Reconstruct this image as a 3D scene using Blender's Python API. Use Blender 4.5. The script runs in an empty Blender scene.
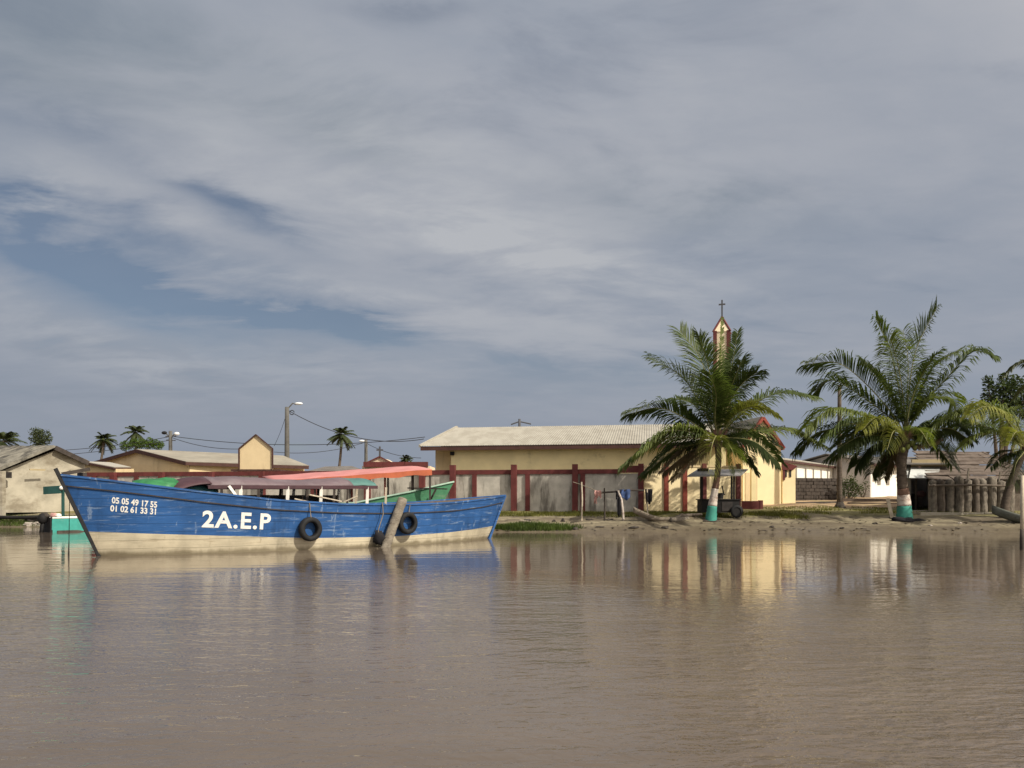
import bpy, bmesh, math, random
from mathutils import Vector, Matrix, noise as mnoise
R = math.radians
random.seed(7)
scene = bpy.context.scene
COL = scene.collection
# ------------------------------------------------------------------ camera numbers
F, CX, HY, CH = 774.0, 512.0, 498.0, 1.5


def P(px, py, d):
    """a point seen at pixel (px,py) at distance d (m) in front of the camera"""
    return Vector(((px - CX) / F * d, d, CH - (py - HY) / F * d))


def Z(py, d): return CH - (py - HY) / F * d
def X(px, d): return (px - CX) / F * d
def lerp(a, b, t): return a + (b - a) * t


def smooth(a, b, x):
    t = min(1, max(0, (x - a) / (b - a)))
    return t * t * (3 - 2 * t)


def interp(x, pts):
    if x <= pts[0][0]: return pts[0][1]
    for (x0, y0), (x1, y1) in zip(pts, pts[1:]):
        if x <= x1: return lerp(y0, y1, (x - x0) / (x1 - x0))
    return pts[-1][1]


# ------------------------------------------------------------------ ground shape
PROF = [(-30, -3), (-8, -1.2), (0, 0), (1.0, .23), (1.7, .36), (2.6, .50), (4.4, .70), (8, .84), (12, 1.02), (18, 1.32),
        (27, 1.62), (50, 1.85), (90, 2.0), (2000, 2.0)]


def shore(x):
    s = 33.9 + 6.0 * smooth(-7, -19, x) - 1.0 * smooth(19, 26, x)
    return s + .35 * mnoise.noise(Vector((x * .25, 3.1, 0))) + .12 * mnoise.noise(Vector((x * .9, 8.1, 0)))


def gz(x, y):
    z = interp(y - shore(x), PROF)
    if abs(x) < 60 and y < 75:
        z += .05 * mnoise.noise(Vector((x * .6, y * .6, 1.7))) + .025 * mnoise.noise(Vector((x * 1.9, y * 1.9, 4.2)))
        m = math.exp(-((x - 7.9) / 1.1) ** 2 - ((y - 36.5) / .6) ** 2)   # low sand heap by the canoe
        z += .28 * m
        m = math.exp(-((x - 17) / 2.2) ** 2 - ((y - 45.5) / 1.6) ** 2)
        z += .18 * m
    return z


# ------------------------------------------------------------------ materials
class NT:
    def __init__(s, tree):
        s.t = tree; s.n = tree.nodes; s.l = tree.links

    def new(s, typ, **kw):
        n = s.n.new(typ)
        for k, v in kw.items(): setattr(n, k, v)
        return n

    def put(s, sock, v):
        if isinstance(v, bpy.types.NodeSocket): s.l.new(v, sock)
        elif v is not None:
            if sock.type == 'RGBA' and len(v) == 3: v = (*v, 1)
            sock.default_value = v

    def m(s, op, a, b=None, c=None, clamp=False):
        n = s.new('ShaderNodeMath', operation=op, use_clamp=clamp)
        for i, v in enumerate((a, b, c)):
            if v is not None: s.put(n.inputs[i], v)
        return n.outputs[0]

    def mix(s, f, a, b, blend='MIX'):
        n = s.new('ShaderNodeMix', data_type='RGBA', blend_type=blend)
        n.clamp_factor = True
        s.put(n.inputs[0], f); s.put(n.inputs[6], a); s.put(n.inputs[7], b)
        return n.outputs[2]

    def noise(s, vec, scale, detail=4, rough=.55, dist=0):
        n = s.new('ShaderNodeTexNoise')
        s.put(n.inputs['Vector'], vec)
        n.inputs['Scale'].default_value = scale; n.inputs['Detail'].default_value = detail
        n.inputs['Roughness'].default_value = rough; n.inputs['Distortion'].default_value = dist
        return n.outputs[0]

    def mapping(s, vec, scale=(1, 1, 1), rot=(0, 0, 0), loc=(0, 0, 0)):
        n = s.new('ShaderNodeMapping')
        s.put(n.inputs[0], vec)
        n.inputs['Scale'].default_value = scale; n.inputs['Rotation'].default_value = rot
        n.inputs['Location'].default_value = loc
        return n.outputs[0]

    def ramp(s, fac, lo, hi):
        n = s.new('ShaderNodeMapRange', interpolation_type='SMOOTHSTEP')
        s.put(n.inputs[0], fac); n.inputs[1].default_value = lo; n.inputs[2].default_value = hi
        return n.outputs[0]


def newmat(name):
    m = bpy.data.materials.new(name); m.use_nodes = True
    nt = NT(m.node_tree)
    b = nt.n['Principled BSDF']
    return m, nt, b


def mat(name, col, rough=.8, var=.18, scale=3.0, stain=None, stain_amt=.5, stretch=(1, 1, 1), stain_scale=1.2,
        stain_lo=.5, bump=.0, bump_scale=20, metal=0, spec=.3, sub=None):
    """base colour with a mottled variation, and blotches / streaks of a second colour"""
    m, nt, b = newmat(name)
    tc = nt.new('ShaderNodeTexCoord').outputs['Object']
    dark = tuple(c * (1 - var) for c in col); light = tuple(min(1, c * (1 + var)) for c in col)
    c = nt.mix(nt.ramp(nt.noise(tc, scale, 6, .6), .3, .7), dark, light)
    if stain:
        v = nt.mapping(tc, stretch)
        f = nt.ramp(nt.noise(v, stain_scale, 8, .65), stain_lo, stain_lo + .16)
        c = nt.mix(nt.m('MULTIPLY', f, stain_amt), c, stain)
    nt.put(b.inputs['Base Color'], c)
    b.inputs['Roughness'].default_value = rough; b.inputs['Metallic'].default_value = metal
    b.inputs['Specular IOR Level'].default_value = spec
    if bump:
        bn = nt.new('ShaderNodeBump'); bn.inputs['Strength'].default_value = bump; bn.inputs['Distance'].default_value = .03
        nt.put(bn.inputs['Height'], nt.noise(nt.mapping(tc, stretch), bump_scale, 5, .6)); nt.put(b.inputs['Normal'], bn.outputs[0])
    return m


def leafmat(name, col, var=.35, trans=.35, gloss=.52):
    m, nt, b = newmat(name)
    tc = nt.new('ShaderNodeTexCoord').outputs['Object']
    f = nt.ramp(nt.noise(tc, 2.2, 4, .6), .3, .7)
    c = nt.mix(f, tuple(x * (1 - var) for x in col), (col[0] * (1 + var * 1.2), col[1] * (1 + var), col[2] * (1 + var * .4)))
    nt.put(b.inputs['Base Color'], c)
    b.inputs['Roughness'].default_value = gloss; b.inputs['Specular IOR Level'].default_value = .22
    tr = nt.new('ShaderNodeBsdfTranslucent'); nt.put(tr.inputs[0], nt.mix(.5, c, (col[0] * 1.6, col[1] * 1.7, col[2] * .5)))
    mx = nt.new('ShaderNodeMixShader'); mx.inputs[0].default_value = trans
    nt.l.new(b.outputs[0], mx.inputs[1]); nt.l.new(tr.outputs[0], mx.inputs[2])
    nt.l.new(mx.outputs[0], nt.n['Material Output'].inputs[0])
    return m


STREAK = (1.6, 1.6, .28)
M = dict(
    grey_plaster=mat('grey_plaster', (.44, .41, .36), .9, .2, 1.5, (.09, .078, .065), .8, STREAK, 1.1, .50, .3, 14),
    old_plaster=mat('old_plaster', (.37, .335, .26), .9, .2, 1.0, (.17, .14, .095), .75, (.5, .5, .9), .9, .49, .3, 14),
    red=mat('red_paint', (.115, .028, .026), .75, .22, 3, (.10, .03, .03), .5, STREAK, 1.5, .5),
    red_bright=mat('red_trim', (.24, .052, .034), .7, .2, 3),
    yellow=mat('yellow_paint', (.88, .73, .45), .85, .05, 1.0, (.66, .48, .25), .35, STREAK, .9, .56, .1, 12),
    khaki=mat('khaki_paint', (.83, .70, .40), .85, .07, 1.2, (.30, .23, .10), .55, (.8, .8, .9), 1.2, .58, .15, 12),
    tan=mat('tan_paint', (.66, .52, .315), .85, .07, 1.0, (.36, .27, .16), .4, STREAK, .9, .54, .1, 12),
    cream=mat('cream_paint', (.70, .58, .41), .85, .05, 1.0, (.55, .45, .3), .3, STREAK, .9, .56),
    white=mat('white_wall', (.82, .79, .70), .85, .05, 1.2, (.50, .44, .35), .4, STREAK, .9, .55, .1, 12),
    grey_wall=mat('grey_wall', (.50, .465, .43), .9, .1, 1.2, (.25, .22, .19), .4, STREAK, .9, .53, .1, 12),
    dark=mat('dark_recess', (.035, .03, .028), .8, .3, 3),
    window=mat('window_glass', (.05, .05, .055), .25, .3, 3),
    louvre=mat('window_louvre', (.23, .20, .16), .6, .2, 8),
    roof_pale=mat('pale_roof', (.38, .355, .30), .6, .08, .8, (.33, .27, .20), .5, (.5, .5, .5), .9, .5),
    roof_grey=mat('grey_roof', (.28, .255, .205), .7, .14, .8, (.20, .16, .12), .55, (.5, .5, .5), .9, .5),
    roof_old=mat('old_roof', (.20, .185, .15), .85, .3, 1.6, (.05, .046, .04), .9, (1.0, .8, .8), 1.1, .44, .3, 10),
    roof_dark=mat('dark_roof', (.15, .135, .12), .8, .2, 1.5, (.07, .06, .055), .5, (.6, .6, .6), 1.2, .5),
    fascia=mat('brown_fascia', (.07, .032, .026), .7, .2, 3),
    stone=mat('dark_blocks', (.060, .048, .040), .95, .4, 3, (.03, .025, .022), .6, (1, 1, 1), 3, .5, .5, 9),
    concrete=mat('concrete', (.40, .36, .29), .9, .15, 2, (.2, .17, .13), .5, (1, 1, 1), 2, .52, .3, 15),
    pole=mat('pole_concrete', (.115, .11, .10), .9, .15, 3, (.06, .055, .05), .5, STREAK, 2, .52),
    wood=mat('grey_wood', (.145, .118, .095), .9, .25, 5, (.08, .06, .045), .7, (6, 6, .8), 2, .48, .5, 12),
    log=mat('palm_log', (.225, .195, .155), .95, .25, 6, (.10, .078, .06), .75, (1.6, 1.6, 5), 3, .5, .8, 9),
    palisade=mat('palisade_log', (.215, .185, .15), .95, .3, 5, (.07, .056, .045), .8, (5, 5, .7), 1.6, .48, .8, 9),
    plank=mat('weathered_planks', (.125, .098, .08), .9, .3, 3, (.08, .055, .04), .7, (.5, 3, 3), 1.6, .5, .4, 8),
    pale_wood=mat('pale_wood', (.50, .43, .33), .85, .2, 5, (.2, .15, .1), .5, (4, 4, 1), 2, .5),
    dark_wood=mat('dark_wood', (.05, .04, .034), .8, .3, 4),
    trunk=mat('palm_bark', (.115, .09, .07), .95, .25, 6, (.06, .045, .035), .7, (1, 1, 7), 2.5, .48, .7, 9),
    trunk_red=mat('reddish_bark', (.21, .125, .09), .95, .25, 5, (.14, .09, .07), .6, (1, 1, 5), 2.5, .5, .6, 9),
    lime_white=mat('whitewash', (.56, .49, .43), .9, .15, 4, (.27, .16, .12), .75, (1.5, 1.5, 3), 1.8, .49, .4, 9),
    teal_paint=mat('teal_paint', (.05, .25, .20), .75, .15, 4, (.10, .25, .2), .4, (1.5, 1.5, 4), 2.2, .55, .3, 9),
    leaf=leafmat('palm_leaf', (.066, .095, .027)),
    leaf_dark=leafmat('palm_leaf_dark', (.042, .062, .020)),
    leaf_yellow=leafmat('palm_leaf_yellow', (.20, .215, .055), .3, .4),
    leaf_mid=leafmat('palm_leaf_mid', (.115, .148, .036), .3, .4),
    leaf_far=leafmat('far_leaf', (.05, .066, .028), .3, .25, .5),
    leaf_tree=leafmat('tree_leaf', (.035, .055, .018), .4, .25, .45),
    leaf_bush=leafmat('bush_leaf', (.07, .12, .025), .4, .3, .45),
    leaf_dead=leafmat('dead_leaf', (.13, .10, .065), .3, .2, .7),
    rachis=mat('frond_stem', (.20, .19, .075), .6, .25, 4),
    rachis_dark=mat('frond_stem_dark', (.075, .06, .04), .7, .25, 4),
    coconut=mat('coconut', (.17, .19, .05), .5, .25, 6),
    grass=leafmat('grass_blade', (.13, .135, .038), .4, .3, .6),
    reed=leafmat('reed_blade', (.07, .105, .028), .4, .3, .6),
    rubber=mat('black_rubber', (.014, .014, .015), .75, .3, 6),
    rope=mat('rope', (.20, .17, .13), .9, .25, 8),
    dark_rope=mat('dark_rope', (.045, .04, .035), .9, .25, 8),
    wire=mat('black_wire', (.03, .03, .032), .6, .1, 3),
    white_paint=mat('white_paint', (.80, .77, .70), .7, .08, 4, (.45, .42, .38), .4, (1, 1, 1), 4, .58),
    letter=mat('white_lettering', (.78, .76, .71), .7, .08, 6, (.16, .24, .42), .75, (2.2, 2.2, 9), 2.0, .58),
    hull_green=mat('green_hull', (.075, .235, .125), .65, .18, 3, (.28, .33, .24), .5, (.5, .5, 2.5), 2, .56, .2, 8),
    teal_hull=mat('teal_hull', (.06, .34, .29), .6, .12, 3, (.30, .45, .38), .4, (.5, .5, 2.5), 2, .56),
    green_board=mat('green_board', (.025, .08, .07), .6, .2, 3),
    tarp_green=mat('green_tarp', (.03, .16, .06), .5, .25, 3),
    tarp_pale=mat('pale_green_tarp', (.36, .50, .40), .55, .15, 3),
    tarp_teal=mat('teal_tarp', (.035, .12, .125), .5, .25, 3),
    canopy_mauve=mat('mauve_canopy', (.135, .098, .108), .6, .15, 1.5, (.20, .17, .18), .5, (1, 1, 1), 1.2, .5),
    canopy_maroon=mat('maroon_canopy', (.060, .028, .034), .6, .2, 3),
    canopy_teal=mat('teal_canopy', (.07, .16, .145), .6, .2, 2),
    canopy_pink=mat('salmon_canopy', (.50, .205, .19), .6, .1, 1.2, (.55, .27, .24), .4, (1, 1, 1), 1.2, .5),
    canopy_orange=mat('orange_hem', (.56, .155, .075), .6, .12, 2),
    black_cloth=mat('black_cloth', (.014, .013, .016), .9, .3, 5),
    blue_cloth=mat('blue_cloth', (.05, .085, .20), .9, .25, 5),
    pink_cloth=mat('pink_cloth', (.48, .27, .24), .9, .2, 5),
    cart=mat('cart_steel', (.013, .012, .012), .75, .3, 4, (.05, .03, .025), .4, (1, 1, 1), 3, .55),
    sheet=mat('grey_sheet', (.34, .33, .33), .55, .12, 2, (.20, .16, .13), .5, (1, 1, 1), 2, .52),
    awning=mat('white_awning', (.56, .57, .55), .6, .1, 2, (.35, .33, .29), .5, (1, 1, 1), 2, .52),
    beige=mat('beige_fascia', (.36, .29, .17), .8, .1, 2),
    canoe=mat('grey_canoe_wood', (.22, .185, .145), .9, .2, 4, (.15, .12, .09), .6, (.8, 3, 3), 2, .5, .3, 8),
    green_canoe=mat('dark_green_canoe', (.105, .112, .095), .75, .2, 4, (.15, .15, .12), .5, (.6, 2, 2), 2, .52),
    lamp=mat('lamp_cover', (.75, .76, .76), .35, .05, 3),
    cross=mat('iron_cross', (.075, .075, .082), .6, .15, 3),
    rubbish=mat('dark_debris', (.06, .05, .042), .95, .4, 6),
    pale_rubbish=mat('pale_debris', (.42, .37, .32), .9, .3, 6),
)


def hull_paint(name, col, scratch, cream=False):
    """boat paint: plank seams, worn streaks running along the planks, flaked spots and grime runs"""
    m, nt, b = newmat(name)
    tc = nt.new('ShaderNodeTexCoord').outputs['Object']
    c = nt.mix(nt.ramp(nt.noise(tc, 1.1, 6, .6), .3, .7), tuple(x * .78 for x in col), tuple(min(1, x * 1.18) for x in col))
    v = nt.mapping(tc, (.55, .55, 5.5))
    f = nt.ramp(nt.noise(v, 2.2, 8, .68), .55, .66)
    c = nt.mix(nt.m('MULTIPLY', f, .5), c, scratch)
    v2 = nt.mapping(tc, (3, 3, .7), loc=(3, 1, 2))
    f2 = nt.ramp(nt.noise(v2, 1.6, 8, .7), .60, .68)
    c = nt.mix(nt.m('MULTIPLY', f2, .5), c, scratch)
    f3 = nt.ramp(nt.noise(nt.mapping(tc, (1.6, 1.6, .5), loc=(7, 7, 1)), 1.2, 8, .7), .54, .70)
    c = nt.mix(nt.m('MULTIPLY', f3, .45), c, tuple(x * .35 for x in col))
    if cream:
        zs_ = nt.new('ShaderNodeSeparateXYZ'); nt.l.new(tc, zs_.inputs[0])
        sl = nt.m('ADD', zs_.outputs[2], nt.m('MULTIPLY', nt.m('SUBTRACT', nt.noise(nt.mapping(tc, (1, 1, .3)), 2.5, 6, .65), .5), .30))
        c = nt.mix(nt.m('MULTIPLY', nt.ramp(sl, .17, .02), .75), c, (.13, .105, .06))
    # plank seams
    sp = nt.new('ShaderNodeSeparateXYZ'); nt.l.new(tc, sp.inputs[0])
    zz = nt.m('ADD', sp.outputs[2], nt.m('MULTIPLY', nt.noise(tc, .5, 2), .10))
    w = nt.m('FRACT', nt.m('MULTIPLY', zz, 4.6))
    seam = nt.m('LESS_THAN', w, .07)
    c = nt.mix(nt.m('MULTIPLY', seam, .5), c, tuple(x * .3 for x in col))
    nt.put(b.inputs['Base Color'], c)
    b.inputs['Roughness'].default_value = .6; b.inputs['Specular IOR Level'].default_value = .3
    bn = nt.new('ShaderNodeBump'); bn.inputs['Strength'].default_value = .35; bn.inputs['Distance'].default_value = .02
    nt.put(bn.inputs['Height'], nt.m('ADD', nt.noise(v, 3, 6, .6), nt.m('MULTIPLY', seam, -.6)))
    nt.put(b.inputs['Normal'], bn.outputs[0])
    return m


M['hull_blue'] = hull_paint('blue_hull_paint', (.024, .090, .255), (.27, .35, .46))
M['hull_cream'] = hull_paint('cream_hull_paint', (.50, .44, .32), (.24, .18, .11), True)


def corrugated(name, col, dark, pitch=.22):
    m, nt, b = newmat(name)
    tc = nt.new('ShaderNodeTexCoord').outputs['Object']
    c = nt.mix(nt.ramp(nt.noise(nt.mapping(tc, (1, .35, .35)), 1.4, 7, .65), .42, .62), col, dark)
    nt.put(b.inputs['Base Color'], c)
    b.inputs['Roughness'].default_value = .65; b.inputs['Specular IOR Level'].default_value = .3
    return m


M['roof_hall'] = corrugated('hall_roof_sheet', (.345, .322, .27), (.285, .262, .215))


# ------------------------------------------------------------------ mesh builder
class MB:
    def __init__(s, mtx=None):
        s.v = []; s.f = []; s.m = mtx; s.smooth = False

    def add(s, vs, fs):
        b = len(s.v)
        for p in vs:
            p = Vector(p)
            s.v.append(s.m @ p if s.m else p)
        s.f += [tuple(b + i for i in f) for f in fs]
        return s

    def box(s, c, size, rot=None):
        hx, hy, hz = size[0] / 2, size[1] / 2, size[2] / 2
        c = Vector(c)
        vs = [Vector((x, y, z)) for x in (-hx, hx) for y in (-hy, hy) for z in (-hz, hz)]
        if rot: vs = [rot @ p for p in vs]
        return s.add([c + p for p in vs], [(0, 1, 3, 2), (4, 6, 7, 5), (0, 4, 5, 1), (2, 3, 7, 6), (0, 2, 6, 4), (1, 5, 7, 3)])

    def bx(s, x0, x1, y0, y1, z0, z1):
        return s.box(((x0 + x1) / 2, (y0 + y1) / 2, (z0 + z1) / 2), (abs(x1 - x0), abs(y1 - y0), abs(z1 - z0)))

    def beam(s, a, b, w, h=None):
        """square bar from a to b"""
        a = Vector(a); b = Vector(b); h = h or w
        d = (b - a); L = d.length; d.normalize()
        up = Vector((0, 0, 1)) if abs(d.z) < .95 else Vector((0, 1, 0))
        sd = d.cross(up).normalized(); up = sd.cross(d)
        vs = []
        for p in (a, b):
            for i, j in ((-1, -1), (1, -1), (1, 1), (-1, 1)): vs.append(p + sd * i * w / 2 + up * j * h / 2)
        return s.add(vs, [(0, 1, 2, 3), (7, 6, 5, 4), (0, 4, 5, 1), (1, 5, 6, 2), (2, 6, 7, 3), (3, 7, 4, 0)])

    def tube(s, pts, rad, n=8, cap=True, wob=0):
        pts = [Vector(p) for p in pts]
        if not isinstance(rad, (list, tuple)): rad = [rad] * len(pts)
        vs, fs = [], []
        ref = None
        for i, p in enumerate(pts):
            t = (pts[min(i + 1, len(pts) - 1)] - pts[max(i - 1, 0)]).normalized()
            if ref is None:
                ref = Vector((1, 0, 0)) if abs(t.x) < .9 else Vector((0, 1, 0))
            u = (ref - t * ref.dot(t)).normalized(); w = t.cross(u); ref = u
            for k in range(n):
                a = 2 * math.pi * k / n
                r = rad[i] * (1 + wob * (random.random() - .5))
                vs.append(p + u * math.cos(a) * r + w * math.sin(a) * r)
        for i in range(len(pts) - 1):
            for k in range(n):
                fs.append((i * n + k, i * n + (k + 1) % n, (i + 1) * n + (k + 1) % n, (i + 1) * n + k))
        if cap:
            fs.append(tuple(reversed(range(n)))); fs.append(tuple((len(pts) - 1) * n + k for k in range(n)))
        return s.add(vs, fs)

    def prism(s, poly, vec):
        """polygon (3d points) pushed along vec"""
        n = len(poly); vec = Vector(vec)
        vs = [Vector(p) for p in poly] + [Vector(p) + vec for p in poly]
        fs = [tuple(range(n)), tuple(reversed(range(n, 2 * n)))]
        fs += [(i, i + n, (i + 1) % n + n, (i + 1) % n) for i in range(n)]
        return s.add(vs, fs)

    def sheet(s, rows, closed=False):
        """grid of points"""
        n = len(rows[0]); vs = [p for r in rows for p in r]; fs = []
        for i in range(len(rows) - 1):
            for k in range(n - 1 if not closed else n):
                fs.append((i * n + k, i * n + (k + 1) % n, (i + 1) * n + (k + 1) % n, (i + 1) * n + k))
        return s.add(vs, fs)

    def ball(s, c, r, n=10, sq=(1, 1, 1), wob=0):
        c = Vector(c); rows = []
        for i in range(n // 2 + 1):
            th = math.pi * i / (n // 2)
            row = []
            for k in range(n):
                ph = 2 * math.pi * k / n
                q = Vector((math.sin(th) * math.cos(ph), math.sin(th) * math.sin(ph), math.cos(th)))
                k_ = 1 + wob * mnoise.noise(q * 1.7 + c)
                row.append(c + Vector((q.x * sq[0], q.y * sq[1], q.z * sq[2])) * r * k_)
            rows.append(row)
        return s.sheet(rows, True)

    def build(s, name, material, parent=None, loc=None, smooth=False, solid=0):
        if parent is not None:
            o_ = Vector((0, 0, 0)); q = parent
            while q is not None: o_ += q.location; q = q.parent
        elif loc is not None: o_ = Vector(loc)
        else:
            xs = [v.x for v in s.v]; ys = [v.y for v in s.v]; zs = [v.z for v in s.v]
            o_ = Vector(((min(xs) + max(xs)) / 2, (min(ys) + max(ys)) / 2, min(zs)))
        me = bpy.data.meshes.new(name)
        me.from_pydata([v - o_ for v in s.v], [], s.f); me.update()
        bm = bmesh.new(); bm.from_mesh(me)
        if name not in ('frond', 'crown', 'grass', 'reed_clump', 'water', 'ground', 'foliage'):
            bmesh.ops.recalc_face_normals(bm, faces=bm.faces)
        bm.to_mesh(me); bm.free()
        if smooth:
            for p in me.polygons: p.use_smooth = True
        me.materials.append(M[material] if isinstance(material, str) else material)
        o = bpy.data.objects.new(name, me)
        COL.objects.link(o)
        if parent is not None: o.parent = parent
        else: o.location = o_
        if solid:
            md = o.modifiers.new('Solidify', 'SOLIDIFY'); md.thickness = solid; md.offset = 0
        return o


def tag(o, label=None, cat=None, group=None, kind=None):
    if label: o['label'] = label
    if cat: o['category'] = cat
    if group: o['group'] = group
    if kind: o['kind'] = kind
    return o


def thing(name, label, cat, loc, group=None):
    o = bpy.data.objects.new(name, None); COL.objects.link(o)
    o.empty_display_size = .2
    o.location = Vector(loc)
    return tag(o, label, cat, group)


def frame(x, y, deg, z=0): return Matrix.Translation((x, y, z)) @ Matrix.Rotation(R(deg), 4, 'Z')


# ------------------------------------------------------------------ ground and water
def axis_vals(dense0, dense1, step, far, growth=1.35):
    v = []; x = dense0
    while x <= dense1: v.append(x); x += step
    s = step
    while v[-1] < far: s *= growth; v.append(v[-1] + s)
    return v


xs = axis_vals(-32, 30, .34, 1500)
neg = []; s_ = .34; x_ = -32
while x_ > -1500: s_ *= 1.35; x_ -= s_; neg.append(x_)
xs = list(reversed(neg)) + xs
ys = axis_vals(27, 50, .22, 1800, 1.22)
mb = MB(); mb.sheet([[Vector((x, y, gz(x, y))) for x in xs] for y in ys])
gm, nt, b = newmat('ground')
pos = nt.new('ShaderNodeNewGeometry').outputs['Position']
sp = nt.new('ShaderNodeSeparateXYZ'); nt.l.new(pos, sp.inputs[0])
n1 = nt.noise(pos, .8, 7, .62); n2 = nt.noise(pos, 3.3, 6, .65); n3 = nt.noise(nt.mapping(pos, (.35, 1.6, 1)), 1.0, 6, .6)
sand = nt.mix(nt.ramp(n2, .3, .7), (.145, .122, .080), (.275, .235, .155))
sand = nt.mix(nt.m('MULTIPLY', nt.ramp(n3, .46, .60), .8), sand, (.105, .082, .056))
sand = nt.mix(nt.m('MULTIPLY', nt.ramp(nt.noise(pos, 9, 4, .7), .58, .66), .5), sand, (.08, .062, .045))
hz = nt.m('ADD', sp.outputs[2], nt.m('MULTIPLY', nt.m('SUBTRACT', n1, .5), .25))
wet = nt.m('SUBTRACT', 1.0, nt.ramp(hz, .12, .36))
c = nt.mix(nt.m('MULTIPLY', wet, .8), sand, (.105, .083, .055))
gmask = nt.m('MULTIPLY', nt.ramp(hz, .58, .70), nt.m('SUBTRACT', 1.0, nt.ramp(hz, .86, 1.02)))
gmask = nt.m('MULTIPLY', gmask, nt.ramp(n1, .32, .52))
grassc = nt.mix(nt.ramp(n2, .35, .65), (.13, .118, .035), (.22, .20, .07))
c = nt.mix(nt.m('MULTIPLY', gmask, .85), c, grassc)
soil = nt.mix(nt.ramp(n3, .4, .6), (.20, .13, .078), (.36, .26, .155))
soil = nt.mix(nt.m('MULTIPLY', nt.ramp(n1, .52, .62), .6), soil, (.19, .17, .07))
c = nt.mix(nt.ramp(hz, .88, 1.02), c, soil)
nt.put(b.inputs['Base Color'], c)
rr = nt.m('SUBTRACT', .95, nt.m('MULTIPLY', wet, .5)); nt.put(b.inputs['Roughness'], rr)
b.inputs['Specular IOR Level'].default_value = .3
bn = nt.new('ShaderNodeBump'); bn.inputs['Strength'].default_value = .7; bn.inputs['Distance'].default_value = .06
nt.put(bn.inputs['Height'], nt.m('ADD', n2, nt.m('MULTIPLY', nt.noise(pos, 14, 4, .6), .5))); nt.put(b.inputs['Normal'], bn.outputs[0])
tag(mb.build('ground', gm, smooth=True, loc=(0, 0, 0)), kind='structure')

wm, nt, b = newmat('muddy_water')
pos = nt.new('ShaderNodeNewGeometry').outputs['Position']
sp = nt.new('ShaderNodeSeparateXYZ'); nt.l.new(pos, sp.inputs[0])
big = nt.noise(nt.mapping(pos, (.06, .10, 1)), 1.0, 3, .5)
mud = nt.mix(nt.ramp(nt.noise(nt.mapping(pos, (.25, .8, 1)), .6, 5, .6), .35, .65), (.108, .084, .063), (.127, .100, .076))
nt.put(b.inputs['Base Color'], mud)
b.inputs['Roughness'].default_value = .012; b.inputs['IOR'].default_value = 1.33
b.inputs['Specular IOR Level'].default_value = .5
w1 = nt.noise(nt.mapping(pos, (.7, 1.8, 1), rot=(0, 0, R(5))), 1.5, 2, .5, .3)
w2 = nt.noise(nt.mapping(pos, (1.5, 2.9, 1), rot=(0, 0, R(-9))), 3.4, 3, .55, .4)
w3 = nt.noise(nt.mapping(pos, (.10, 1.5, 1), rot=(0, 0, R(2))), 1.3, 2, .5)
# breeze: calm in the lee of the boat and along the shore, livelier on the open right side
calm = nt.ramp(nt.m('ADD', sp.outputs[1], nt.m('MULTIPLY', nt.ramp(sp.outputs[0], -1, 2.5), 5.0)), 18.5, 9.5)
right = nt.ramp(nt.m('ADD', sp.outputs[0], nt.m('MULTIPLY', nt.m('SUBTRACT', big, .5), 8)), -.5, 3.2)
amp = nt.m('ADD', nt.m('MULTIPLY', calm, .50), nt.m('MULTIPLY', right, nt.m('ADD', nt.m('MULTIPLY', calm, 1.7), .05)))
amp = nt.m('ADD', amp, .045)
hgt = nt.m('ADD', nt.m('MULTIPLY', w1, .034), nt.m('MULTIPLY', w2, .021))
w4 = nt.noise(nt.mapping(pos, (2.6, 7.5, 1), rot=(0, 0, R(4))), 3.0, 2, .5)
hgt = nt.m('ADD', hgt, nt.m('MULTIPLY', w4, .0045))
w5 = nt.noise(nt.mapping(pos, (.75, .42, 1), rot=(0, 0, R(8))), 1.0, 1.5, .5, .5)
hgt0 = nt.m('MULTIPLY', w5, .009)
hgt = nt.m('ADD', nt.m('MULTIPLY', hgt, amp), nt.m('MULTIPLY', w3, nt.m('ADD', .0035, nt.m('MULTIPLY', nt.ramp(sp.outputs[0], 1.5, -2), .006))))
bn = nt.new('ShaderNodeBump'); bn.inputs['Strength'].default_value = 1.0; bn.inputs['Distance'].default_value = 1.0
hgt = nt.m('ADD', hgt, hgt0)
nt.put(bn.inputs['Height'], hgt); nt.put(b.inputs['Normal'], bn.outputs[0])
wat = MB().add([(-1500, -1200, 0), (1500, -1200, 0), (1500, 62, 0), (-1500, 62, 0)], [(0, 1, 2, 3)]).build('water', wm, loc=(0, 0, 0))
tag(wat, kind='structure')

# ------------------------------------------------------------------ the blue boat
BW = Vector((-10.7, 20.0, 0)); BE = Vector((.748, .664, 0)).normalized(); BN = Vector((BE.y, -BE.x, 0))
ZG = [(0, 2.06), (.08, 1.89), (.2, 1.64), (.33, 1.42), (.47, 1.30), (.62, 1.27), (.78, 1.33), (.9, 1.45), (1, 1.58)]
ZR = [(0, 1.82), (.08, 1.66), (.2, 1.40), (.33, 1.18), (.47, 1.07), (.62, 1.03), (.78, 1.08), (.9, 1.20), (1, 1.36)]
ZB = [(0, .64), (.2, .49), (.4, .34), (.6, .29), (.8, .34), (1, .46)]


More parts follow.
